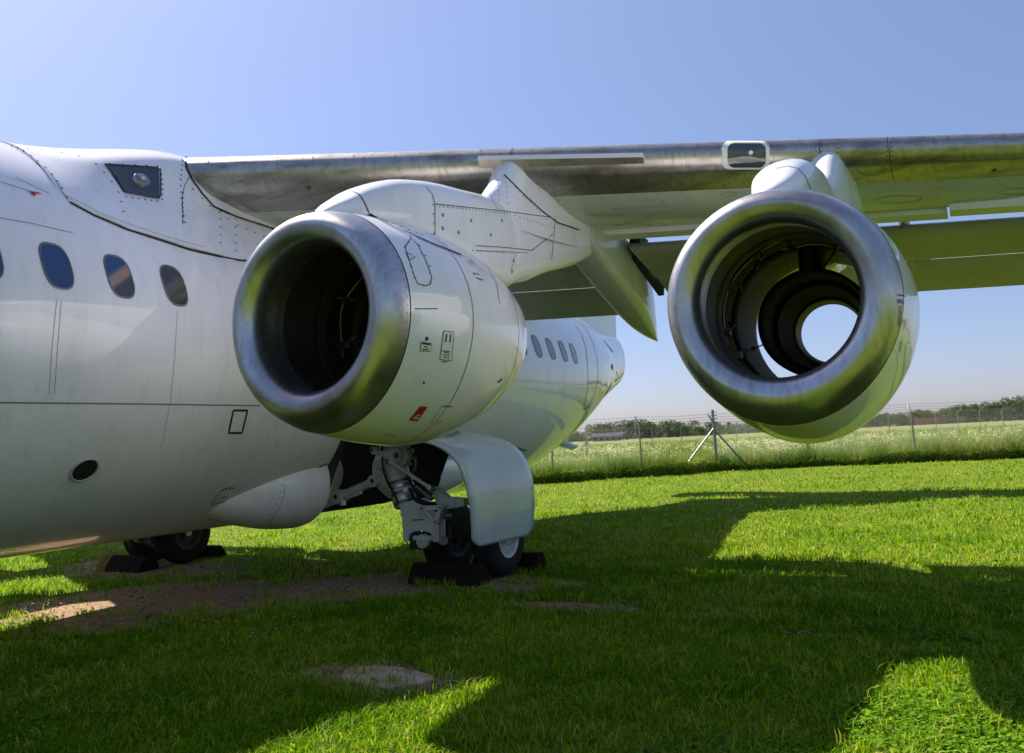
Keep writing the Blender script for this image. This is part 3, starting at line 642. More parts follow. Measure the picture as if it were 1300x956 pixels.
b = MB(); q0 = at(706, 560, 0, .55); b.tube([q0+Vector((-.08, 0, .12)), q0+Vector((.0, .1, -.02)), q0+Vector((.1, .5, -.13)), q0+Vector((.13, .62, -.12))], [.06, .08, .06, .03], 12); b.build('tail_bumper', DOORP, FUS)

# ------------------------------------------------------------------ leading-edge details
LT = bvh(*BV[('le', 1)])
b = MB()
for u in (264, 300, 352, 397, 449, 501, 555, 585): rivets(b, LT, [(u, 198), (u, 208)], .03, .006)
for pl in ([(252, 248), (300, 250), (360, 249), (430, 246), (500, 243)], [(650, 236), (760, 232), (860, 224), (960, 220)]): rivets(b, LT, pl, .045, .006)
for u in (611, 650, 1036, 1043, 1064, 1126, 1133): rivets(b, LT, [(u, 172), (u, 204)], .035, .007)
o = b.build('leading_edge_rivet', RIV, WP); o['kind'] = 'stuff'
b = MB()
for u0 in (612, 650, 1041, 1130): ribbon(b, LT, [(u0, 180), (u0, 205)], .005, .003)
b.build('leading_edge_joint', SEAM, WP)
# strip fixed along the leading edge
b = MB(); b2_ = MB(); rows = []; rows2 = []
for u in np.linspace(610, 818, 14):
    vt = 201.5-(u-610)*.018; h1 = hit(LT, u, vt); h2 = hit(LT, u, vt+12-(u-610)*.012)
    if h1 and h2:
        p1, n1 = h1; p2, n2 = h2; rows.append([p1-n1*.01, p1+Vector((0, -.045, .015)), p1+Vector((0, -.055, -.028)), p1+Vector((0, .02, -.03))])
        rows2.append([p1+Vector((0, -.051, -.029)), p2+n2*.014, p2-n2*.01])
b.grid(rows, True, 0, True, True); SP = b.build('leading_edge_strip', simple('strip_paint', (.72, .70, .68), .4), WP, True, 30)
b2_.grid(rows2, False); b2_.build('strip_skirt', metal('strip_metal', (.50, .45, .38), (.20, .15, .09), .4, .8), SP, True, 30)
LTW = bvh(*BV[('le', 1)], WP)
# landing light
def rrect(x0, y0, x1, y1, r, n=6):
    P = []
    for cx, cy, a0 in ((x1-r, y0+r, -90), (x1-r, y1-r, 0), (x0+r, y1-r, 90), (x0+r, y0+r, 180)):
        for k in range(n+1): a = math.radians(a0+90*k/n); P.append((cx+r*math.cos(a), cy+r*math.sin(a)))
    return P
b = MB(); A_, B_ = rrect(917, 180.0, 977, 215, 9), rrect(923, 182.5, 972, 212.5, 9)
ra, rb2, rc = [], [], []
for (pa, pb) in zip(A_, B_):
    ha, hb = hit(LT, *pa), hit(LT, *pb)
    if ha and hb: ra.append(ha[0]+ha[1]*.004); rb2.append(hb[0]+hb[1]*.016); rc.append(hb[0]+hb[1]*.004)
b.grid([ra, [p+Vector((0, -.012, 0)) for p in ra], rb2, rc], True); LL = b.build('landing_light', WHITE, WP, True, 50)
b = MB(); rows = []
for s_ in (1.0, .75, .5, .25, .04):
    row = []
    for pb in B_:
        h = hit(LT, 947.5+(pb[0]-947.5)*s_, 196+(pb[1]-196)*s_)
        row.append(h[0]+h[1]*.006 if h else (rc[0]))
    rows.append(row)
b.grid(rows, True, 0, False, True); b.build('light_glass', LENS, LL)
h, nn = hit(LT, 953, 194); b = MB(); b.tube([h+nn*.007, h+nn*.010], .020, 12); b.build('lamp', BULB, LL)

# access panels and stains under the wing
UT = bvh(WP, *BV[('le', 1)])
def oval(cx, cy, rx, ry, sl, n=28): return [(cx+rx*math.cos(a), cy+ry*math.sin(a)+sl*rx*math.cos(a)) for a in [2*math.pi*k/n for k in range(n)]]
for q in ((800, 268, 58, 5, -.05), (775, 268, 24, 4, -.05), (1140, 253, 30, 4.5, -.04), (1222, 244, 34, 5, -.04), (1290, 243, 18, 4, -.04), (1105, 214, 17, 9, 0), (925, 246, 10, 2.5, -.04)):
    b = MB(); ribbon(b, UT, oval(*q), .007, .003, 0, True, 3); b.build('access_cover', SEAMF, WP)
for q in ([(700, 232), (705, 250), (720, 275)], [(820, 225), (835, 248), (845, 262)], [(1190, 222), (1192, 250)], [(640, 196), (650, 212), (662, 230)]):
    b = MB(); ribbon(b, UT, q, .006, .003); b.build('panel_line', SEAMF, WP)
b = MB()
for q in ((392, 238), (782, 222), (650, 214), (1262, 216)):
    h = hit(UT, *q)
    if h: b.disc(h[0], h[1], .022, 14, 0, .004)
b.build('drain_hole', SEAM, WP)
# ------------------------------------------------------------------ cowl and pylon details
CT = bvh(CI); PT = bvh(PYI, BV[('riser', EI[0], 1)], CI); COT = bvh(CO, LO); POT = bvh(PYO)
def ringribbon(mb, c, dy, r, w, a0=0, a1=360, m=0):
    A = np.linspace(math.radians(a0), math.radians(a1), 97)
    mb.grid([[(c[0]+r*math.cos(a), c[1]+dy+o, c[2]+r*math.sin(a)*(1+(kf(dy, r)*abs(math.sin(a)) if math.sin(a) < 0 else 0))) for a in A] for o in (-w/2, w/2)], m=m)
def cr(dy): return float(np.interp(dy, [p[0] for p in COWL], [p[1] for p in COWL]))
for e, cw in ((EI, CI), (EO, CO)):
    KS[0] = .68 if e[0] < 5 else 1.0
    b = MB()
    for dy in (.74, 1.52): ringribbon(b, e, dy, cr(dy)+.003, .006)
    b.build('cowl_joint', SEAM, cw)
    b = MB()
    for k in range(84):
        a = 2*math.pi*k/84
        for dy, r in ((.080, .682), (.14, .4775)):
            s_ = 1 if dy > .1 else -1; n_ = Vector((math.cos(a), 0, math.sin(a)))*s_
            b.disc(Vector(e)+Vector((r*math.cos(a), dy, r*math.sin(a)*(1+(kf(dy, r)*abs(math.sin(a)) if a > math.pi else 0)))), n_, .0055, 6, 0, .0025)
    o = b.build('lip_rivet', RIV, cw); o['kind'] = 'stuff'
    b = MB(); ringribbon(b, e, .102, .6880, .006); ringribbon(b, e, .20, .483, .005); b.build('lip_joint', SEAM, cw)
b = MB()
ribbon(b, CT, [(511, 392), (556, 392)], .006); ribbon(b, CT, [(607, 328), (618, 337), (630, 360), (634, 385)], .006); b.build('cowl_panel_line', SEAM, CI)
pan = [(514, 314), (520, 332), (525, 349), (530, 360), (540, 363), (546, 361), (548, 352), (541, 332), (531, 312), (522, 302)]
b = MB(); ribbon(b, CT, pan, .007, .003, closed=True); ribbon(b, CT, [(515, 320), (527, 326), (519, 331), (515, 320)], .006); rivets(b, CT, pan+[pan[0]], .07, .007); rivets(b, CT, [(521, 300), (530, 308), (543, 330), (551, 352)], .08, .007); b.build('access_panel', RIV, CI)
def placard(tree, parent, quad, frame, lines, name='placard', colr=WHITE):
    b = MB(); patch(b, tree, quad, .003, 4, 0)
    if frame: ribbon(b, tree, quad, .004, .0045, 1, True, 3)
    q = [np.array(x, float) for x in quad]
    for t, a, c, w_ in lines:
        l = q[0]*(1-t)+q[3]*t; r = q[1]*(1-t)+q[2]*t; ribbon(b, tree, [tuple(l+(r-l)*a), tuple(l+(r-l)*c)], w_, .005, 1, False, 2)
    b.build(name, [colr, MARK if colr is not RED else WHITE], parent, False)
placard(CT, CI, [(534, 434), (547, 436), (546, 446), (533, 445)], True, [(.12, .1, .95, .012), (.5, .3, .7, .007), (.8, .2, .8, .007)])
h = hit(CT, 541.5, 430) or (Vector(EI), Vector((1, 0, 0))); b = MB(); b.disc(h[0]+h[1]*.002, h[1], .013, 12); b.build('black_plug', MARK, CI)
placard(CT, CI, [(563, 420), (576, 421.5), (573, 458), (558, 456)], True, [])
b = MB()
for px_ in ([(566.5, 424), (565, 434)], [(571.5, 424.5), (570.5, 434.5)]): ribbon(b, CT, px_, .012, .006)
for px_ in ([(563, 447), (568, 447.5)], [(561.5, 450), (568, 450.5)], [(562, 453), (567, 453.5)], [(560, 458.5), (567, 459.5)], [(559, 445), (570, 446)], [(570, 446), (568, 456)]): ribbon(b, CT, px_, .005, .006)
b.build('marking', MARK, CI)
placard(CT, CI, [(533, 515.5), (543, 516), (530, 534.5), (519, 533.5)], False, [(.58, .35, .75, .008), (.74, .2, .85, .009), (.84, .25, .8, .006)], 'red_label', RED)
b = MB()
for px_, w_ in (([(593, 331), (598, 337)], .009), ([(597, 330), (602, 337)], .009), ([(600, 347), (608, 349)], .008), ([(604, 353), (613, 356)], .008), ([(601, 348), (604, 353)], .004), ([(561, 515), (573, 516)], .007), ([(561, 515), (549, 532)], .004), ([(545, 538), (550, 533)], .007), ([(554, 538), (560, 533)], .007), ([(489, 551), (500, 553)], .008), ([(632, 485), (637, 481)], .02), ([(537, 484), (538, 487)], .012)):
    ribbon(b, CT, px_, w_, .005, 0, False, 2)
b.build('small_marking', MARK, CI)
b = MB()
for px_, w_ in (([(1139, 374), (1149, 376)], .006), ([(1141, 380), (1140.5, 385)], .02), ([(1145, 380), (1145, 386)], .02), ([(1143, 388), (1141, 414)], .016), ([(1147, 405), (1146.5, 420)], .008), ([(1144, 432), (1141.5, 447)], .014), ([(1152, 434), (1152, 436)], .012)):
    ribbon(b, COT, px_, w_, .005, 0, False, 2)
b.build('small_marking', MARK, CO)
b = MB()
ribbon(b, PT, [(446, 242), (456, 247), (463, 258), (468, 270)], .010); ribbon(b, PT, [(540, 237), (549, 247), (552, 260), (552, 298)], .008)
ribbon(b, PT, [(552, 259), (600, 264), (640, 268), (700, 276)], .007); ribbon(b, PT, [(623, 250), (632, 266)], .006); ribbon(b, PT, [(604, 312), (640, 314), (675, 318), (702, 297)], .007); ribbon(b, PT, [(604, 318), (670, 321)], .005); ribbon(b, PT, [(705, 275), (703, 298), (700, 330)], .010); ribbon(b, PT, [(648, 345), (655, 320)], .005)
b.build('pylon_joint', SEAM, PYI)
b = MB(); rivets(b, PT, [(552, 262), (640, 270)], .05, .006); rivets(b, PT, [(549, 250), (551, 298)], .06, .007); rivets(b, PT, [(600, 250), (620, 252)], .06, .006)
for q in ((562, 273), (562, 290), (582, 295), (623, 298), (598, 280), (637, 280), (650, 345), (652, 331)):
    h = hit(PT, *q)
    if h: b.disc(h[0], h[1], .016, 10, 0, .003)
o = b.build('pylon_fastener', SEAMF, PYI); o['kind'] = 'stuff'
b = MB(); ribbon(b, PT, [(468, 272), (500, 288), (545, 308), (585, 324)], .022, .006); b.build('pylon_seal', SEAL, PYI)
JT = bvh(WP, PYI, BV[('riser', EI[0], 1)], *BV[('le', 1)])
b = MB(); ribbon(b, JT, [(640, 222), (652, 234), (668, 250), (688, 268), (708, 283), (735, 292)], .014, .006); b.build('wing_joint_seal', SEAL, PYI)
b = MB()
for pl in ([(642, 226), (644, 262)], [(632, 228), (634, 262)], [(705, 290), (650, 272), (560, 262)], [(654, 238), (700, 284)], [(600, 318), (650, 322)], [(470, 272), (540, 300)]): rivets(b, PT, pl, .05, .006)
o = b.build('pylon_rivet', RIV, PYI); o['kind'] = 'stuff'
b = MB(); ribbon(b, POT, [(985, 214), (1000, 211), (1013, 214), (1022, 224), (1029, 240)], .010); b.build('pylon_joint', SEAM, PYO)
DT = bvh(DOOR)

# ------------------------------------------------------------------ ground
def patches(x, y):
    """worn earth amount 0..1 at a ground point"""
    d = 0
    return d
GM, n, bs, N, L = newmat('lawn_soil')
geo = N.new('ShaderNodeNewGeometry').outputs['Position']
sep = N.new('ShaderNodeSeparateXYZ'); L.new(geo, sep.inputs[0])
# bare earth: distance from a few worn spots, broken up by noise
SPOTS = [(-.55, 5.55, 1.1, .70, .55), (.15, 6.25, 1.6, .95, .45), (1.3, 6.9, 1.5, .70, .3), (2.4, 7.6, 1.4, .5, 0), (4.2, 6.75, .6, .16, .1), (5.5, 6.7, .35, .14, 0), (4.0, 4.32, .5, .3, .1), (-2.4, 7.6, 1.5, .6, 0), (.3, 5.0, .55, .4, 0)]
def math_(op, a, b=None, c=None):
    x = N.new('ShaderNodeMath'); x.operation = op
    for i, v in enumerate((a, b, c)):
        if v is None: continue
        if isinstance(v, (int, float)): x.inputs[i].default_value = v
        else: L.new(v, x.inputs[i])
    return x.outputs[0]
acc = None
for sx, sy, rx, ry, ang in SPOTS:
    dx, dy = math_('SUBTRACT', sep.outputs[0], sx), math_('SUBTRACT', sep.outputs[1], sy); ca, sa = math.cos(ang), math.sin(ang)
    u_ = math_('ADD', math_('MULTIPLY', dx, ca/rx), math_('MULTIPLY', dy, sa/rx)); v_ = math_('ADD', math_('MULTIPLY', dx, -sa/ry), math_('MULTIPLY', dy, ca/ry))
    q = math_('SUBTRACT', 1.3, math_('SQRT', math_('ADD', math_('MULTIPLY', u_, u_), math_('MULTIPLY', v_, v_))))
    acc = q if acc is None else math_('MAXIMUM', acc, q)
nz = noise(N, L, 2.6, 6, .6, geo); msk = math_('ADD', acc, math_('MULTIPLY', math_('SUBTRACT', nz, .5), 2.0))
mr = N.new('ShaderNodeMapRange'); mr.inputs[1].default_value = -.05; mr.inputs[2].default_value = .35; L.new(msk, mr.inputs[0])
n1 = noise(N, L, .35, 5, .6, geo); n2 = noise(N, L, 14, 5, .7, geo); n3 = noise(N, L, 45, 4, .7, geo)
g1 = ramp(N, L, n1, [(.3, (.12, .18, .006)), (.7, (.18, .22, .010))]); g2 = mixc(N, L, ramp(N, L, n2, [(.3, (0,)*3), (.7, (1,)*3)]), (.05, .08, .010), g1)
e1 = ramp(N, L, n2, [(.25, (.12, .075, .042)), (.5, (.29, .19, .115)), (.75, (.45, .33, .22))])
fm_ = N.new('ShaderNodeMapRange'); fm_.inputs[1].default_value = 36; fm_.inputs[2].default_value = 60; L.new(sep.outputs[1], fm_.inputs[0])
g3 = mixc(N, L, fm_.outputs[0], g2, ramp(N, L, noise(N, L, .05, 5, .65, geo, (1, 4, 1)), [(.35, (.12, .145, .045)), (.65, (.20, .20, .09))]))
L.new(mixc(N, L, mr.outputs[0], g3, e1), bs.inputs['Base Color']); bs.inputs['Roughness'].default_value = .95; bs.inputs['Specular IOR Level'].default_value = .1
bump(N, L, bs, n3, .6, .03)
def ground_h(x, y): return .012*np.sin(x*1.7+.5*y)+.010*np.sin(y*2.3-x*.6)
xs = np.concatenate([[-3500, -1200, -400, -120, -40], np.linspace(-14, 16, 121), [40, 120, 400, 1200, 3500]])
ys = np.concatenate([[-3500, -1200, -400, -120, -40], np.linspace(-10, 36, 185), [60, 120, 400, 1200, 3500]])
X, Y = np.meshgrid(xs, ys); Zg = np.where((abs(X) < 20) & (Y > -12) & (Y < 37), ground_h(X, Y), 0)-.012
nx, ny = len(xs), len(ys)
mesh('ground', np.stack([X, Y, Zg], -1).reshape(-1, 3).tolist(), [(j*nx+i, j*nx+i+1, (j+1)*nx+i+1, (j+1)*nx+i) for j in range(ny-1) for i in range(nx-1)], GM)['kind'] = 'structure'
# stepping slab
b = MB(); sl = [(math.cos(a)*.33*(1+.12*math.sin(3*a)), math.sin(a)*.21*(1+.1*math.cos(2*a+1))) for a in np.linspace(0, 2*math.pi, 18, endpoint=False)]
b.grid([[(4.02+x*k, 4.33+y*k, z) for x, y in sl] for k, z in ((1, -.03), (1, .012), (.93, .022))], True, 0, False, True)
sm, n, bs2, N2, L2 = newmat('stone'); nn_ = noise(N2, L2, 12, 8, .7); L2.new(ramp(N2, L2, nn_, [(.3, (.30, .21, .13)), (.7, (.58, .46, .33))]), bs2.inputs['Base Color']); bs2.inputs['Roughness'].default_value = .9; bump(N2, L2, bs2, nn_, .5, .02)
tag(b.build('flat_stone', sm), 'pale flat stone sunk in the shaded grass in the foreground', 'stone')

# ------------------------------------------------------------------ grass blades
def blade_mat(name, stops, trans=.35, rough=.45):
    m, n, b_, N, L = newmat(name); at_ = N.new('ShaderNodeAttribute'); at_.attribute_name = 'tint'
    pos = N.new('ShaderNodeNewGeometry').outputs['Position']; nz = noise(N, L, .8, 4, .6, pos)
    f = at_.outputs['Fac']
    col = ramp(N, L, f, stops); L.new(col, b_.inputs['Base Color']); b_.inputs['Roughness'].default_value = rough; b_.inputs['Specular IOR Level'].default_value = .12
    tr = N.new('ShaderNodeBsdfTranslucent'); L.new(col, tr.inputs[0]); mx = N.new('ShaderNodeMixShader'); mx.inputs[0].default_value = trans
    L.new(b_.outputs[0], mx.inputs[1]); L.new(tr.outputs[0], mx.inputs[2]); L.new(mx.outputs[0], n.nodes['Material Output'].inputs[0]); return m
def math_2(N, L, a, b_):
    x = N.new('ShaderNodeMath'); x.operation = 'ADD'; L.new(a, x.inputs[0]); L.new(b_, x.inputs[1])
    y = N.new('ShaderNodeMath'); y.operation = 'MULTIPLY'; y.inputs[1].default_value = .5; L.new(x.outputs[0], y.inputs[0]); return y.outputs[0]
GRASSM = blade_mat('grass_blade', [(.15, (.085, .215, .002)), (.42, (.185, .36, .004)), (.64, (.33, .435, .006)), (.90, (.52, .47, .13))], .5)
MEADM = blade_mat('meadow_blade', [(.2, (.09, .19, .015)), (.5, (.20, .28, .03)), (.8, (.40, .40, .12))], .5)
UMBM = blade_mat('parsley_flower', [(.3, (.50, .52, .25)), (.7, (.75, .75, .50))], .4)
def fastmesh(name, V, F, mat, tint):
    me = bpy.data.meshes.new(name); nv, nf = len(V), len(F); me.vertices.add(nv); me.vertices.foreach_set('co', np.ascontiguousarray(V, dtype=np.float32).ravel())
    me.loops.add(nf*3); me.polygons.add(nf); me.loops.foreach_set('vertex_index', np.ascontiguousarray(F, dtype=np.int32).ravel()); me.polygons.foreach_set('loop_start', np.arange(0, nf*3, 3, dtype=np.int32))
    me.update(calc_edges=True); me.materials.append(mat); a = me.attributes.new('tint', 'FLOAT', 'POINT'); a.data.foreach_set('value', tint.astype(np.float32)); me.validate()
    o = bpy.data.objects.new(name, me); C.objects.link(o); o['kind'] = 'stuff'; return o
def blades(name, x, y, z, h, w_, mat, lean=.5, label=None, cat='grass', bias=None):
    n = len(x); th = RNG.uniform(0, 2*np.pi, n); ph = RNG.uniform(0, 2*np.pi, n); ln = RNG.uniform(.1, 1, n)*lean*h
    base = np.stack([x, y, z], 1); side = np.stack([np.cos(th), np.sin(th), 0*th], 1)*(w_/2)[:, None]
    d = np.stack([np.cos(ph), np.sin(ph), 0*ph], 1)*ln[:, None]; up = np.zeros((n, 3)); up[:, 2] = h
    V = np.stack([base-side, base+side, base+d*.32+up*.6-side*.75, base+d*.32+up*.6+side*.75, base+d+up*(1-.25*(ln/h)[:, None])], 1).reshape(-1, 3)
    k = np.arange(n)[:, None]*5; F = np.concatenate([k+np.array([[0, 1, 3]]), k+np.array([[0, 3, 2]]), k+np.array([[2, 3, 4]])], 1).reshape(-1, 3)
    t = RNG.normal(.5, .22, n) if bias is None else bias
    return tag(fastmesh(name, V, F, mat, np.repeat(t, 5)), label, cat)
def dirt(x, y):
    a = np.full(x.shape, -9.)
    for sx, sy, rx, ry, ang in SPOTS:
        dx, dy = x-sx, y-sy; ca, sa = math.cos(ang), math.sin(ang)
        a = np.maximum(a, 1.25-np.sqrt(((dx*ca+dy*sa)/rx)**2+((-dx*sa+dy*ca)/ry)**2))
    return a+.35*np.sin(x*5.1+y*2.2)*np.sin(y*6.3-x*1.7)+RNG.normal(0, .18, x.shape)
def wedge(n, d0, d1, a0, a1, p=1.0):
    """random ground points round the viewer's end of the lawn, thinning with distance"""
    t = RNG.uniform(0, 1, n); d = 1/((1-t)/d0+t/d1) if p == 1 else d0+(d1-d0)*t**p
    a = RNG.uniform(a0, a1, n); return CP.x+d*np.sin(a), d*np.cos(a), d
def fence_y(x): return np.interp(x, [-14, -5.33, -2.9, -1.01, 1.98, 5.46, 16], [18.5, 25.5, 27.7, 30.3, 31.9, 33.3, 37.0])
def vnoise(x, y, sc, seed=0):
    rr_ = np.random.default_rng(seed); T = rr_.random((64, 64)); X_, Y_ = x*sc+500, y*sc+500; i, j = np.floor(X_).astype(int), np.floor(Y_).astype(int); u, v = X_-i, Y_-j; u, v = u*u*(3-2*u), v*v*(3-2*v)
    g = lambda a, b: T[a % 64, b % 64]
    return (g(i, j)*(1-u)+g(i+1, j)*u)*(1-v)+(g(i, j+1)*(1-u)+g(i+1, j+1)*u)*v
def fbm(x, y, sc, seed=0): return (vnoise(x, y, sc, seed)+.5*vnoise(x, y, sc*2.1, seed+1)+.25*vnoise(x, y, sc*4.3, seed+2))/1.75
x, y, d = wedge(360000, 3.2, 42, -1.22, .22)
wav = fbm(x, y, 1.4, 3)
keep = (y < fence_y(x)-.1) & (dirt(x, y) < .02+.5*RNG.random(len(x))**3); x, y, d, wav = x[keep], y[keep], d[keep], wav[keep]
lng = np.clip((wav-.42)/.25, 0, 1); fine = fbm(x, y, 7, 9)
h = (.018+.035*RNG.random(len(x))+.055*lng*RNG.random(len(x))+.03*np.clip(fine-.5, 0, 1))*(1+.013*d); w_ = .0042+.00075*d
bias = RNG.normal(.46, .20, len(x))+.55*(fbm(x, y, .7, 21)-.5)+.45*(fbm(x, y, 3.1, 33)-.5)+.25*(RNG.random(len(x)) < .06)-.12*lng
blades('lawn_grass', x, y, ground_h(x, y)-.014, h, w_, GRASSM, 1.25, 'short mown green grass around and below the airliner', 'grass', bias)
# coarser tufts in the lawn
cx_, cy_, dd = wedge(1500, 3.4, 20, -1.15, .2); reps = 26
x = np.repeat(cx_, reps)+RNG.normal(0, .05, 1500*reps); y = np.repeat(cy_, reps)+RNG.normal(0, .05, 1500*reps); d = np.repeat(dd, reps)
hh = np.repeat(RNG.uniform(.06, .13, 1500), reps)*RNG.uniform(.6, 1.1, len(x)); keep = (y < fence_y(x)-.5) & (dirt(x, y) < .75)
blades('grass_tuft', x[keep], y[keep], ground_h(x[keep], y[keep])-.014, hh[keep], (.005+.0006*d)[keep], GRASSM, 1.3, 'longer coarse grass tufts scattered through the mown lawn')
# clover and other broad leaves, in patches
x, y, d = wedge(150000, 3.3, 26, -1.2, .22); k = (fbm(x, y, 1.1, 201) > .60) & (y < fence_y(x)-.6) & (dirt(x, y) < .3); x, y, d = x[k], y[k], d[k]
z = ground_h(x, y)+RNG.uniform(.0, .045, len(x)); s_ = RNG.uniform(.006, .014, len(x))*(1+.05*d); a = RNG.uniform(0, 6.28, len(x))
c_ = np.stack([x, y, z], 1); u_ = np.stack([np.cos(a), np.sin(a), RNG.uniform(-.4, .4, len(x))], 1)*s_[:, None]; v2 = np.stack([-np.sin(a), np.cos(a), RNG.uniform(-.4, .4, len(x))], 1)*(s_*.8)[:, None]
V = np.stack([c_-u_, c_+v2, c_+u_, c_-v2], 1).reshape(-1, 3); k = np.arange(len(x))[:, None]*4; F = np.concatenate([k+np.array([[0, 1, 2]]), k+np.array([[0, 2, 3]])], 1).reshape(-1, 3)
tag(fastmesh('clover', V, F, blade_mat('clover_leaf', [(.3, (.06, .17, .006)), (.6, (.12, .27, .010)), (.85, (.22, .36, .02))], .4, .8), np.repeat(RNG.normal(.5, .2, len(x)), 4)), 'low patches of dark clover leaves in the lawn', 'clover')
# crumbs of dry earth and small stones
x, y, d = wedge(60000, 3.6, 12, -1.2, .2); k = (dirt(x, y) > .35); x, y = x[k][:7000], y[k][:7000]; n = len(x); s_ = RNG.uniform(.003, .011, n)**1.0*(1+1.2*(RNG.random(n) < .05))
O = np.array([[1, 0, 0], [-.9, .1, 0], [0, 1, .1], [.1, -1, 0], [0, .1, .8], [0, 0, -.6]]); V = (np.stack([x, y, ground_h(x, y)-.008+s_*.3], 1)[:, None]+(O[None]*(1+RNG.normal(0, .22, (n, 6, 3))))*s_[:, None, None]).reshape(-1, 3)
T_ = np.array([[0, 2, 4], [2, 1, 4], [1, 3, 4], [3, 0, 4], [2, 0, 5], [1, 2, 5], [3, 1, 5], [0, 3, 5]]); F = (np.arange(n)[:, None, None]*6+T_[None]).reshape(-1, 3)
tag(fastmesh('soil_crumbs', V, F, blade_mat('soil_crumb', [(.2, (.12, .075, .045)), (.5, (.30, .20, .12)), (.85, (.42, .35, .27))], 0, .9), np.repeat(RNG.random(n), 6)), 'crumbs of dry earth and grit on the bare patches', 'soil')
# daisies, dandelions
def flowers(name, cx_, cy_, r, mat, label, hgt=.07):
    n = len(cx_); A = np.linspace(0, 2*np.pi, 7)[:-1]; z = ground_h(cx_, cy_)+hgt*RNG.uniform(.6, 1.1, n)
    ring = np.stack([cx_[:, None]+r[:, None]*np.cos(A), cy_[:, None]+r[:, None]*np.sin(A)-0*z[:, None], z[:, None]+r[:, None]*np.sin(A)*(-.5)], -1)
    V = np.concatenate([np.stack([cx_, cy_, z+r*.25], 1)[:, None], ring], 1).reshape(-1, 3); k = np.arange(n)[:, None]*7
    F = np.concatenate([k+np.array([[0, 1+j, 1+(j+1) % 6]]) for j in range(6)], 1).reshape(-1, 3); return tag(fastmesh(name, V, F, mat, np.repeat(RNG.random(n), 7)), label, 'flowers')
gr = []
for u, v_, k, sp in ((1035, 818, 14, .10), (1015, 817, 5, .05), (330, 812, 14, .12), (350, 805, 9, .1), (470, 800, 4, .3), (630, 770, 5, .3), (780, 770, 5, .1), (1090, 672, 16, .5), (1160, 675, 26, .8), (1060, 660, 10, .5), (1230, 655, 30, 1.2), (900, 662, 6, .6), (790, 690, 6, .5), (300, 795, 8, .4), (45, 775, 10, .2)):
    p = at(u, v_, 2, 0); gr += [(p.x+random.gauss(0, sp), p.y+random.gauss(0, sp*.6)) for _ in range(k)]
g = np.array(gr); flowers('daisy_cluster', g[:, 0], g[:, 1], RNG.uniform(.009, .014, len(g))*(1+.03*g[:, 1]), simple('daisy_white', (.8, .8, .78), .6), 'small white daisies scattered in the lawn')
x, y, d = wedge(160, 9, 26, -.5, .2); k = (y < fence_y(x)-1); flowers('dandelion_cluster', x[k], y[k], .012+.001*d[k], simple('dandelion_yellow', (.75, .55, .02), .6), 'small yellow dandelions dotted over the sunlit lawn')

# ------------------------------------------------------------------ meadow beyond the fence
def along(n, d0, d1, a0=-.75, a1=.22):
    x = CP.x+0*RNG.random(n); t = RNG.uniform(0, 1, n); a = RNG.uniform(a0, a1, n)
    # distance beyond fence line along the ray
    out_x, out_y = [], []
    dr = np.stack([np.sin(a), np.cos(a)], 1); lo = np.full(n, 8.); hi = np.full(n, 60.)
    for _ in range(24):
        mid = (lo+hi)/2; X_, Y_ = CP.x+dr[:, 0]*mid, dr[:, 1]*mid; ins = Y_ < fence_y(X_); lo = np.where(ins, mid, lo); hi = np.where(ins, hi, mid)
    dd = lo+d0+(d1-d0)*t**1.6; return CP.x+dr[:, 0]*dd, dr[:, 1]*dd, dd
x, y, d = along(42000, .05, 3.2); blades('verge_grass', x, y, 0*x-.02, RNG.uniform(.35, 1.05, len(x))*(.45+.9*fbm(x, y, 1.1, 61)), .016+0*x, MEADM, .7, 'tall rank grass growing along the foot of the wire fence', 'grass', RNG.normal(.40, .18, len(x))+.9*(fbm(x, y, 1.6, 71)-.5))
x, y, d = along(110000, 1.0, 95); blades('meadow_grass', x, y, 0*x-.02, RNG.uniform(.25, .8, len(x))*(.5+.9*fbm(x, y, .8, 81)), .010+.0007*d, MEADM, .8, 'rough meadow of long pale grass beyond the fence', 'grass', RNG.normal(.50, .18, len(x))+1.0*(fbm(x, y, .5, 91)-.5)+.5*(fbm(x, y, 2.2, 95)-.5))
x, y, d = along(1300, .4, 34); nU = len(x); H_ = RNG.uniform(.55, 1.0, nU)*(1-.15*(d > 50)); band = fbm(x, y, .45, 51) > .50; x, y, H_, d = x[band], y[band], H_[band], d[band]
fl = []; reps = 16
fx = np.repeat(x, reps)+RNG.normal(0, .13, len(x)*reps); fy_ = np.repeat(y, reps)+RNG.normal(0, .13, len(x)*reps); fz = np.repeat(H_, reps)+RNG.normal(0, .07, len(x)*reps); fr_ = RNG.uniform(.015, .036, len(fx))
A = np.linspace(0, 2*np.pi, 6)[:-1]; ring = np.stack([fx[:, None]+fr_[:, None]*np.cos(A), fy_[:, None]+fr_[:, None]*np.sin(A), fz[:, None]+RNG.normal(0, .008, (len(fx), 5))], -1)
V = np.concatenate([np.stack([fx, fy_, fz+fr_*.4], 1)[:, None], ring], 1).reshape(-1, 3); k = np.arange(len(fx))[:, None]*6
F = np.concatenate([k+np.array([[0, 1+j, 1+(j+1) % 5]]) for j in range(5)], 1).reshape(-1, 3)
tag(fastmesh('cow_parsley', V, F, UMBM, np.repeat(RNG.random(len(fx)), 6)), 'drifts of white cow parsley flowers in the meadow beyond the fence', 'flowers')
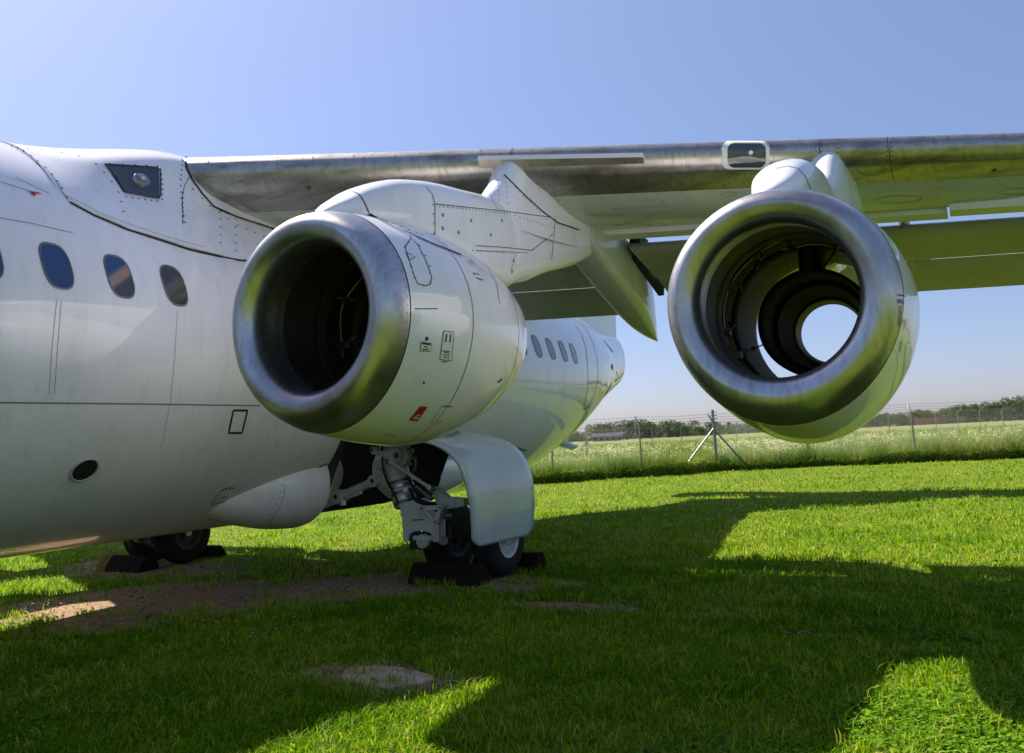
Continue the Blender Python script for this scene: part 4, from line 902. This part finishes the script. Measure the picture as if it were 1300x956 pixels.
# leafy weeds along the fence foot
x, y, d = along(17000, -.05, .9); z = RNG.uniform(.02, .45, len(x))*(.5+.5*np.abs(np.sin(x*.9)*np.cos(x*.37+1))); s_ = RNG.uniform(.03, .07, len(x)); a = RNG.uniform(0, 6.28, len(x)); tl = RNG.uniform(-.8, .8, len(x))
c_ = np.stack([x, y, z], 1); u_ = np.stack([np.cos(a), np.sin(a), tl], 1)*s_[:, None]; v2 = np.stack([-np.sin(a), np.cos(a), RNG.uniform(-.5, .5, len(x))], 1)*(s_*.6)[:, None]
V = np.stack([c_-u_, c_+v2, c_+u_, c_-v2], 1).reshape(-1, 3); k = np.arange(len(x))[:, None]*4; F = np.concatenate([k+np.array([[0, 1, 2]]), k+np.array([[0, 2, 3]])], 1).reshape(-1, 3)
tag(fastmesh('fence_weeds', V, F, blade_mat('weed_leaf', [(.3, (.12, .24, .02)), (.6, (.22, .34, .035)), (.85, (.34, .42, .07))], .6), np.repeat(RNG.normal(.6, .2, len(x)), 4)), 'dark leafy nettles and weeds at the foot of the fence', 'weeds')

# ------------------------------------------------------------------ fences
POSTM = metal('galvanised_post', (.30, .31, .30), (.18, .17, .15), .5, .6); WIREM = simple('fence_wire', (.16, .17, .17), .5, .5)
CONC = simple('concrete_post', (.17, .17, .16), .9)
def fence_run(label, pts, hgt=1.78, cranked=True, group='perimeter fence runs'):
    P = [Vector((x, y, 0)) for x, y in pts]; F_ = thing('chain_link_fence', label, 'fence', P[0], 0, group)
    off = -P[0]
    for i, p in enumerate(P):
        d = (P[min(i+1, len(P)-1)]-P[max(i-1, 0)]).normalized(); nrm = Vector((-d.y, d.x, 0))
        q = p+off; b = MB(); b.tube([q+Vector((0, 0, -.2)), q+Vector((0, 0, hgt)), q+Vector((0, 0, hgt+.02))]+([q+nrm*.22+Vector((-.02, 0, hgt+.32))] if cranked else []), .032, 8); b.build('post', POSTM, F_)
    for k in range(4):
        b = MB()
        for i in range(len(P)-1):
            A0, B0 = P[i]+off, P[i+1]+off; d = (B0-A0).normalized(); nrm = Vector((-d.y, d.x, 0)); o_ = nrm*(.07*k)+Vector((0, 0, hgt+.02+.10*k)); n = 8
            b.tube([A0.lerp(B0, t/n)+o_+Vector((0, 0, -.04*math.sin(math.pi*t/n))) for t in range(n+1)], .0045, 4)
            for t in np.arange(.1, (B0-A0).length, .16): c = A0+d*t+o_; b.tube([c+Vector((0, -.01, .018)), c+Vector((0, .01, -.018))], .003, 3)
        b.build('barbed_wire', WIREM, F_)
    b = MB()
    for i in range(len(P)-1):
        A0, B0 = P[i]+off, P[i+1]+off; Ln = (B0-A0).length; d = (B0-A0)/Ln; st = .075
        for t in np.arange(-hgt, Ln, st):
            for sgn in (1, -1):
                a, c = (t, t+hgt); z0, z1 = (0, hgt) if sgn > 0 else (hgt, 0)
                if a < 0: z0 += (z1-z0)*(-a/hgt); a = 0
                if c > Ln: z1 = z0+(z1-z0)*((Ln-a)/(c-a)); c = Ln
                if c-a < .02: continue
                b.tube([A0+d*a+Vector((0, 0, z0)), A0+d*c+Vector((0, 0, z1))], .0016, 3, cap=False)
        for z in (.03, hgt*.5, hgt): b.tube([A0+Vector((0, 0, z)), B0+Vector((0, 0, z))], .003, 4)
    o = b.build('wire_mesh', WIREM, F_, False); o['kind'] = 'stuff'
    return F_
FL = [(-14.5, 18.2), (-11.5, 20.7), (-8.4, 23.2), (-5.33, 25.8), (-2.9, 27.9), (-1.01, 30.6)]
FRR = [(-1.01, 30.6), (1.98, 32.2), (5.46, 33.7), (9.35, 35.0), (12.8, 36.2), (16, 37.3)]
fence_run('near wire fence run left of the braced corner post, reaching behind the gear', FL)
fence_run('near wire fence run right of the braced corner post, behind the outer engine', [(-.98, 30.68)]+FRR[1:])
b = thing('corner_post', 'braced corner post with two raking struts and insulator arms, between the engines', 'fence post', (-1.0, 30.63, 0))
m_ = MB(); m_.tube([(0, 0, -.2), (0, 0, 2.25)], .05, 10); m_.build('post', POSTM, b)
for dx, dy in ((-1.15, -1.0), (1.15, .75)): m_ = MB(); m_.tube([(dx, dy-.15, -.1), (0, -.06, 1.55)], .035, 8); m_.build('raking_strut', POSTM, b)
m_ = MB()
for z in (1.8, 1.92, 2.04, 2.16): m_.tube([(-.16, 0, z), (.16, 0, z)], .016, 6)
m_.build('wire_arm', POSTM, b)
b = thing('stub_post', 'short braced fence post in the meadow, just right of the tail bumper', 'fence post', (-11.9, 43.5, 0))
m_ = MB(); m_.tube([(0, 0, 0), (0, 0, 2.0)], .05, 8); m_.build('post', POSTM, b)
for dx in (-1.0, 1.0): m_ = MB(); m_.tube([(dx, 0, 0), (0, 0, 1.3)], .03, 6); m_.build('raking_strut', POSTM, b)
# second, far fence of pale cranked posts
post0 = None
farp = [(829, 566), (866, 566), (936, 562), (980, 560), (1084, 556), (1130, 553), (1190, 550), (1218, 549), (1246, 547), (1275, 545)]
farlab = ['leftmost', 'second', 'third', 'fourth', 'fifth', 'sixth', 'seventh', 'eighth', 'ninth', 'rightmost']
for i, (u, v_) in enumerate(farp):
    p = at(u, v_+2.5, 2, 0); k = 78/p.y; p = CP+(p-CP)*k; p.z = 0
    b = MB(); b.tube([(0, 0, 0), (0, 0, 1.95), (0, 0, 2.0), (.22, 0, 2.25)], .04, 8)
    o = b.build('fence_post', CONC); o.location = p; tag(o, 'pale cranked fence post far out in the meadow, %s from the left' % farlab[i], 'fence post', 'far fence posts in the meadow')

# ------------------------------------------------------------------ chocks
def chock(loc, label, striped=False, tall=0):
    o = thing('wheel_chock', label, 'wheel chock', loc, 0, 'chocks at the main wheels'); b = MB()
    b.prism([(-.16, -.02), (.16, -.02), (.14, .05), (.06, .17+tall), (-.04, .17+tall), (-.14, .05)], 0, -.42, .42); b.build('chock_body', simple('chock_timber', (.014, .011, .008), .95, 0, .1), o, True, 30)
    if striped:
        for k in range(4):
            b = MB(); b.prism([(-.165+0, -.02), (.165, -.02), (.145, .05), (.045, .178), (-.045, .178), (-.145, .05)], 0, -.46+.05*k, -.46+.05*k+.025); b.build('yellow_stripe', simple('stripe_yellow', (.20, .12, .015), .8), o, True, 30)
    return o
chock((2.45, 7.46, 0), 'black wheel chock in front of the nearer main wheels', False, .03); chock((2.55, 8.58, 0), 'black wheel chock behind the nearer main wheels, its end showing beside the tyre')
chock((-2.70, 7.46, 0), 'black wheel chock with yellow striped end, in front of the farther main wheels', True); chock((-2.60, 8.52, 0), 'black wheel chock behind the farther main wheels')

# ------------------------------------------------------------------ distant trees and buildings
BARK = simple('bark', (.10, .08, .06), .9)
LEAF = blade_mat('tree_leaf', [(.25, (.03, .065, .016)), (.5, (.075, .125, .03)), (.8, (.16, .21, .055))], .3)
def crown_mesh(seed, wide):
    r = np.random.default_rng(seed); cl = []
    for _ in range(26):
        a, q, zz = r.uniform(0, 6.28), r.uniform(0, .75)**.6, r.uniform(.12, .9); cl.append((math.cos(a)*q*.5*wide, math.sin(a)*q*.5*wide, zz, r.uniform(.12, .22)))
    n = 2600; ci = r.integers(0, len(cl), n); cl = np.array(cl); c = cl[ci]; dv = r.normal(0, 1, (n, 3)); dv /= np.linalg.norm(dv, axis=1)[:, None]
    p = c[:, :3]+dv*c[:, 3:4]*r.uniform(.6, 1.05, (n, 1)); s_ = r.uniform(.014, .034, n); u_ = r.normal(0, 1, (n, 3))*s_[:, None]; v_ = r.normal(0, 1, (n, 3))*s_[:, None]
    p[:, 2] = np.clip(p[:, 2], .05, 1.05)
    V = np.stack([p-u_, p+u_, p+v_], 1).reshape(-1, 3); F = np.arange(3*n).reshape(-1, 3)
    me_o = fastmesh('crown', V, F, LEAF, np.repeat(np.clip(r.normal(.5, .18, n)+.0*p[:, 2], 0, 1), 3)); me = me_o.data; bpy.data.objects.remove(me_o); return me
CROWN = [crown_mesh(s_, w_) for s_, w_ in ((1, 1.0), (2, 1.25), (3, .8), (4, 1.5))]
tb = MB(); tb.tube([(0, 0, 0), (0.01, 0, .2), (0, .01, .5)], [.035, .025, .012], 6); tb.tube([(0, 0, .22), (.14, 0, .45)], [.015, .006], 5); tb.tube([(0, 0, .25), (-.12, .05, .5)], [.015, .006], 5)
to = tb.build('trunk', BARK); TRUNK = to.data; bpy.data.objects.remove(to)
TL_ = [  # pixel x, base y, height px, kind, distance
 (726, 556, 12, 1, 330), (738, 556, 9, 3, 330), (757, 553, 15, 1, 330), (770, 552, 17, 0, 335), (784, 552, 14, 1, 335), (797, 552, 19, 1, 330), (812, 551, 17, 1, 330), (826, 551, 15, 0, 330), (838, 551, 14, 3, 330), (850, 551, 15, 1, 330), (862, 551, 14, 1, 330), (873, 551, 13, 3, 330), (890, 549, 10, 2, 350),
 (905, 548, 13, 1, 360), (918, 548, 12, 3, 360), (934, 547, 10, 1, 370), (950, 546, 11, 0, 370), (968, 545, 9, 3, 370),
 (1104, 539, 9, 1, 380), (1117, 539, 12, 0, 380), (1130, 539, 13, 1, 380), (1146, 538, 11, 1, 380), (1170, 536, 13, 1, 380), (1182, 536, 14, 0, 380), (1194, 536, 10, 3, 380), (1207, 535, 12, 1, 380), (1218, 535, 14, 1, 380), (1232, 534, 15, 0, 380), (1245, 534, 14, 1, 380), (1257, 534, 16, 1, 380), (1270, 533, 16, 0, 380), (1283, 532, 18, 1, 380), (1296, 532, 19, 1, 380), (1310, 531, 18, 3, 380)]
NAMES_ = {0: 'rounded', 1: 'broad', 2: 'narrow', 3: 'low spreading'}
CNT = {}; ORD = 'first second third fourth fifth sixth seventh eighth ninth tenth eleventh twelfth thirteenth fourteenth fifteenth sixteenth'.split()
for i, (u, v_, hp, kd, dist) in enumerate(TL_):
    dr = pxray(u, 560); dr.z = 0; dr.normalize(); p = CP+dr*dist; p.z = 0; hm = hp*1.35*dist*.9/CAM['f']+.6
    o = thing('field_tree', '', 'tree', p, random.uniform(0, 6), 'trees along the far field edge'); tr_ = random.uniform(.9, 1.1)
    near = 'behind the grey barn' if 745 <= u <= 790 else 'above the red train' if 1150 <= u <= 1206 else 'left of the outer engine' if u < 990 else 'right of the red train' if u > 1206 else 'left of the red train'
    KEY = (near,); CNT[KEY] = CNT.get(KEY, 0)+1
    o['label'] = '%s tree on the far skyline %s, %s from left there' % (NAMES_[kd], near, ORD[CNT[KEY]-1])
    for nm, me in (('crown', CROWN[kd]), ('trunk', TRUNK)):
        c = bpy.data.objects.new(nm, me); C.objects.link(c); c.parent = o; c.scale = (hm*1.25, hm*1.25, hm*tr_)
# woods round the rest of the horizon (one mass)
Vw, Fw = [], []; r = np.random.default_rng(5); n = 60000; a = r.uniform(.30, 2*np.pi-.80, n); dist = r.uniform(300, 420, n)
lump = 7+3.5*np.sin(a*37)*np.sin(a*13+1)+2*np.sin(a*91); zz = r.uniform(0, 1, n)**.8*np.maximum(lump, 3); px_ = np.stack([CP.x+dist*np.sin(a), dist*np.cos(a), zz], 1)
u_ = r.normal(0, .9, (n, 3)); v2 = r.normal(0, .9, (n, 3)); V = np.stack([px_-u_, px_+u_, px_+v2], 1).reshape(-1, 3)
tag(fastmesh('distant_wood', V, np.arange(3*n).reshape(-1, 3), LEAF, np.repeat(r.normal(.5, .2, n), 3)), 'dark distant woodland all round the rest of the airfield', 'wood')
# hedge mass low along the visible field edge
n = 26000; a = r.uniform(-.80, .32, n); dist = r.uniform(385, 400, n); zz = r.uniform(0, 1, n)*(2.2+1.2*np.sin(a*140)+np.sin(a*61)); px_ = np.stack([CP.x+dist*np.sin(a), dist*np.cos(a), zz], 1); u_ = r.normal(0, .5, (n, 3)); v2 = r.normal(0, .5, (n, 3))
tag(fastmesh('field_hedge', np.stack([px_-u_, px_+u_, px_+v2], 1).reshape(-1, 3), np.arange(3*n).reshape(-1, 3), LEAF, np.repeat(r.normal(.5, .2, n), 3)), 'low dark hedge along the far edge of the field', 'hedge')
def far_box(name, label, cat, u0, u1, hgt, dist, wall, roofm, depth=12, red=False):
    d0, d1 = pxray(u0, 556), pxray(u1, 556); d0.z = d1.z = 0; p0, p1 = CP+d0.normalized()*dist, CP+d1.normalized()*dist; p0.z = p1.z = 0
    o = thing(name, label, cat, (p0+p1)/2, math.atan2(p1.y-p0.y, p1.x-p0.x)); L_ = (p1-p0).length
    b = MB(); b.box((0, depth/2, hgt*.3), (L_, depth, hgt*.6)); b.build('wall', wall, o, False)
    b = MB(); b.prism([(-.3, hgt*.6), (depth/2, hgt), (depth+.3, hgt*.6)], 0, -L_/2-.3, L_/2+.3); b.build('roof', roofm, o, False)
    for k in range(5):
        b = MB(); b.box((-L_/2+L_*(k+.5)/5, -.06, hgt*.28), (L_*.12, .1, hgt*.28)); b.build('door_bay', MARK, o, False)
    return o
greyw = simple('barn_wall_grey', (.16, .18, .21), .8); greyr = simple('barn_roof_grey', (.045, .052, .065), .9, 0, .1)
far_box('barn', 'long low grey barn on the field edge below the leftmost far trees', 'barn', 752, 790, 2.9, 300, greyw, greyr)
T_ = thing('train', 'long dull red train standing low beyond the field on the right', 'train', (0, 0, 0)); redm = simple('train_red', (.22, .05, .035), .6); dkm = simple('train_dark', (.08, .07, .07), .6)
for k, (u0, u1) in enumerate(((1152, 1164), (1165, 1178), (1179, 1191), (1192, 1204))):
    d0, d1 = pxray(u0, 545), pxray(u1, 545); d0.z = d1.z = 0; p0, p1 = CP+d0.normalized()*310, CP+d1.normalized()*310; p0.z = p1.z = 0; a = math.atan2(p1.y-p0.y, p1.x-p0.x)
    rot = Matrix.Rotation(a, 3, 'Z'); b = MB(); b.box((p0+p1)/2+Vector((0, 0, 1.6)), ((p1-p0).length*.97, 2.6, 1.6), 0, rot); cg = b.build('carriage', redm, T_, False)
    b = MB(); b.box((p0+p1)/2+Vector((0, 0, 2.5)), ((p1-p0).length*.95, 2.3, .3), 0, rot); b.build('carriage_roof', dkm, cg, False)
    b = MB(); b.box((p0+p1)/2+Vector((0, 0, .55)), ((p1-p0).length*.85, 2.0, .55), 0, rot); b.build('underframe', dkm, cg, False)
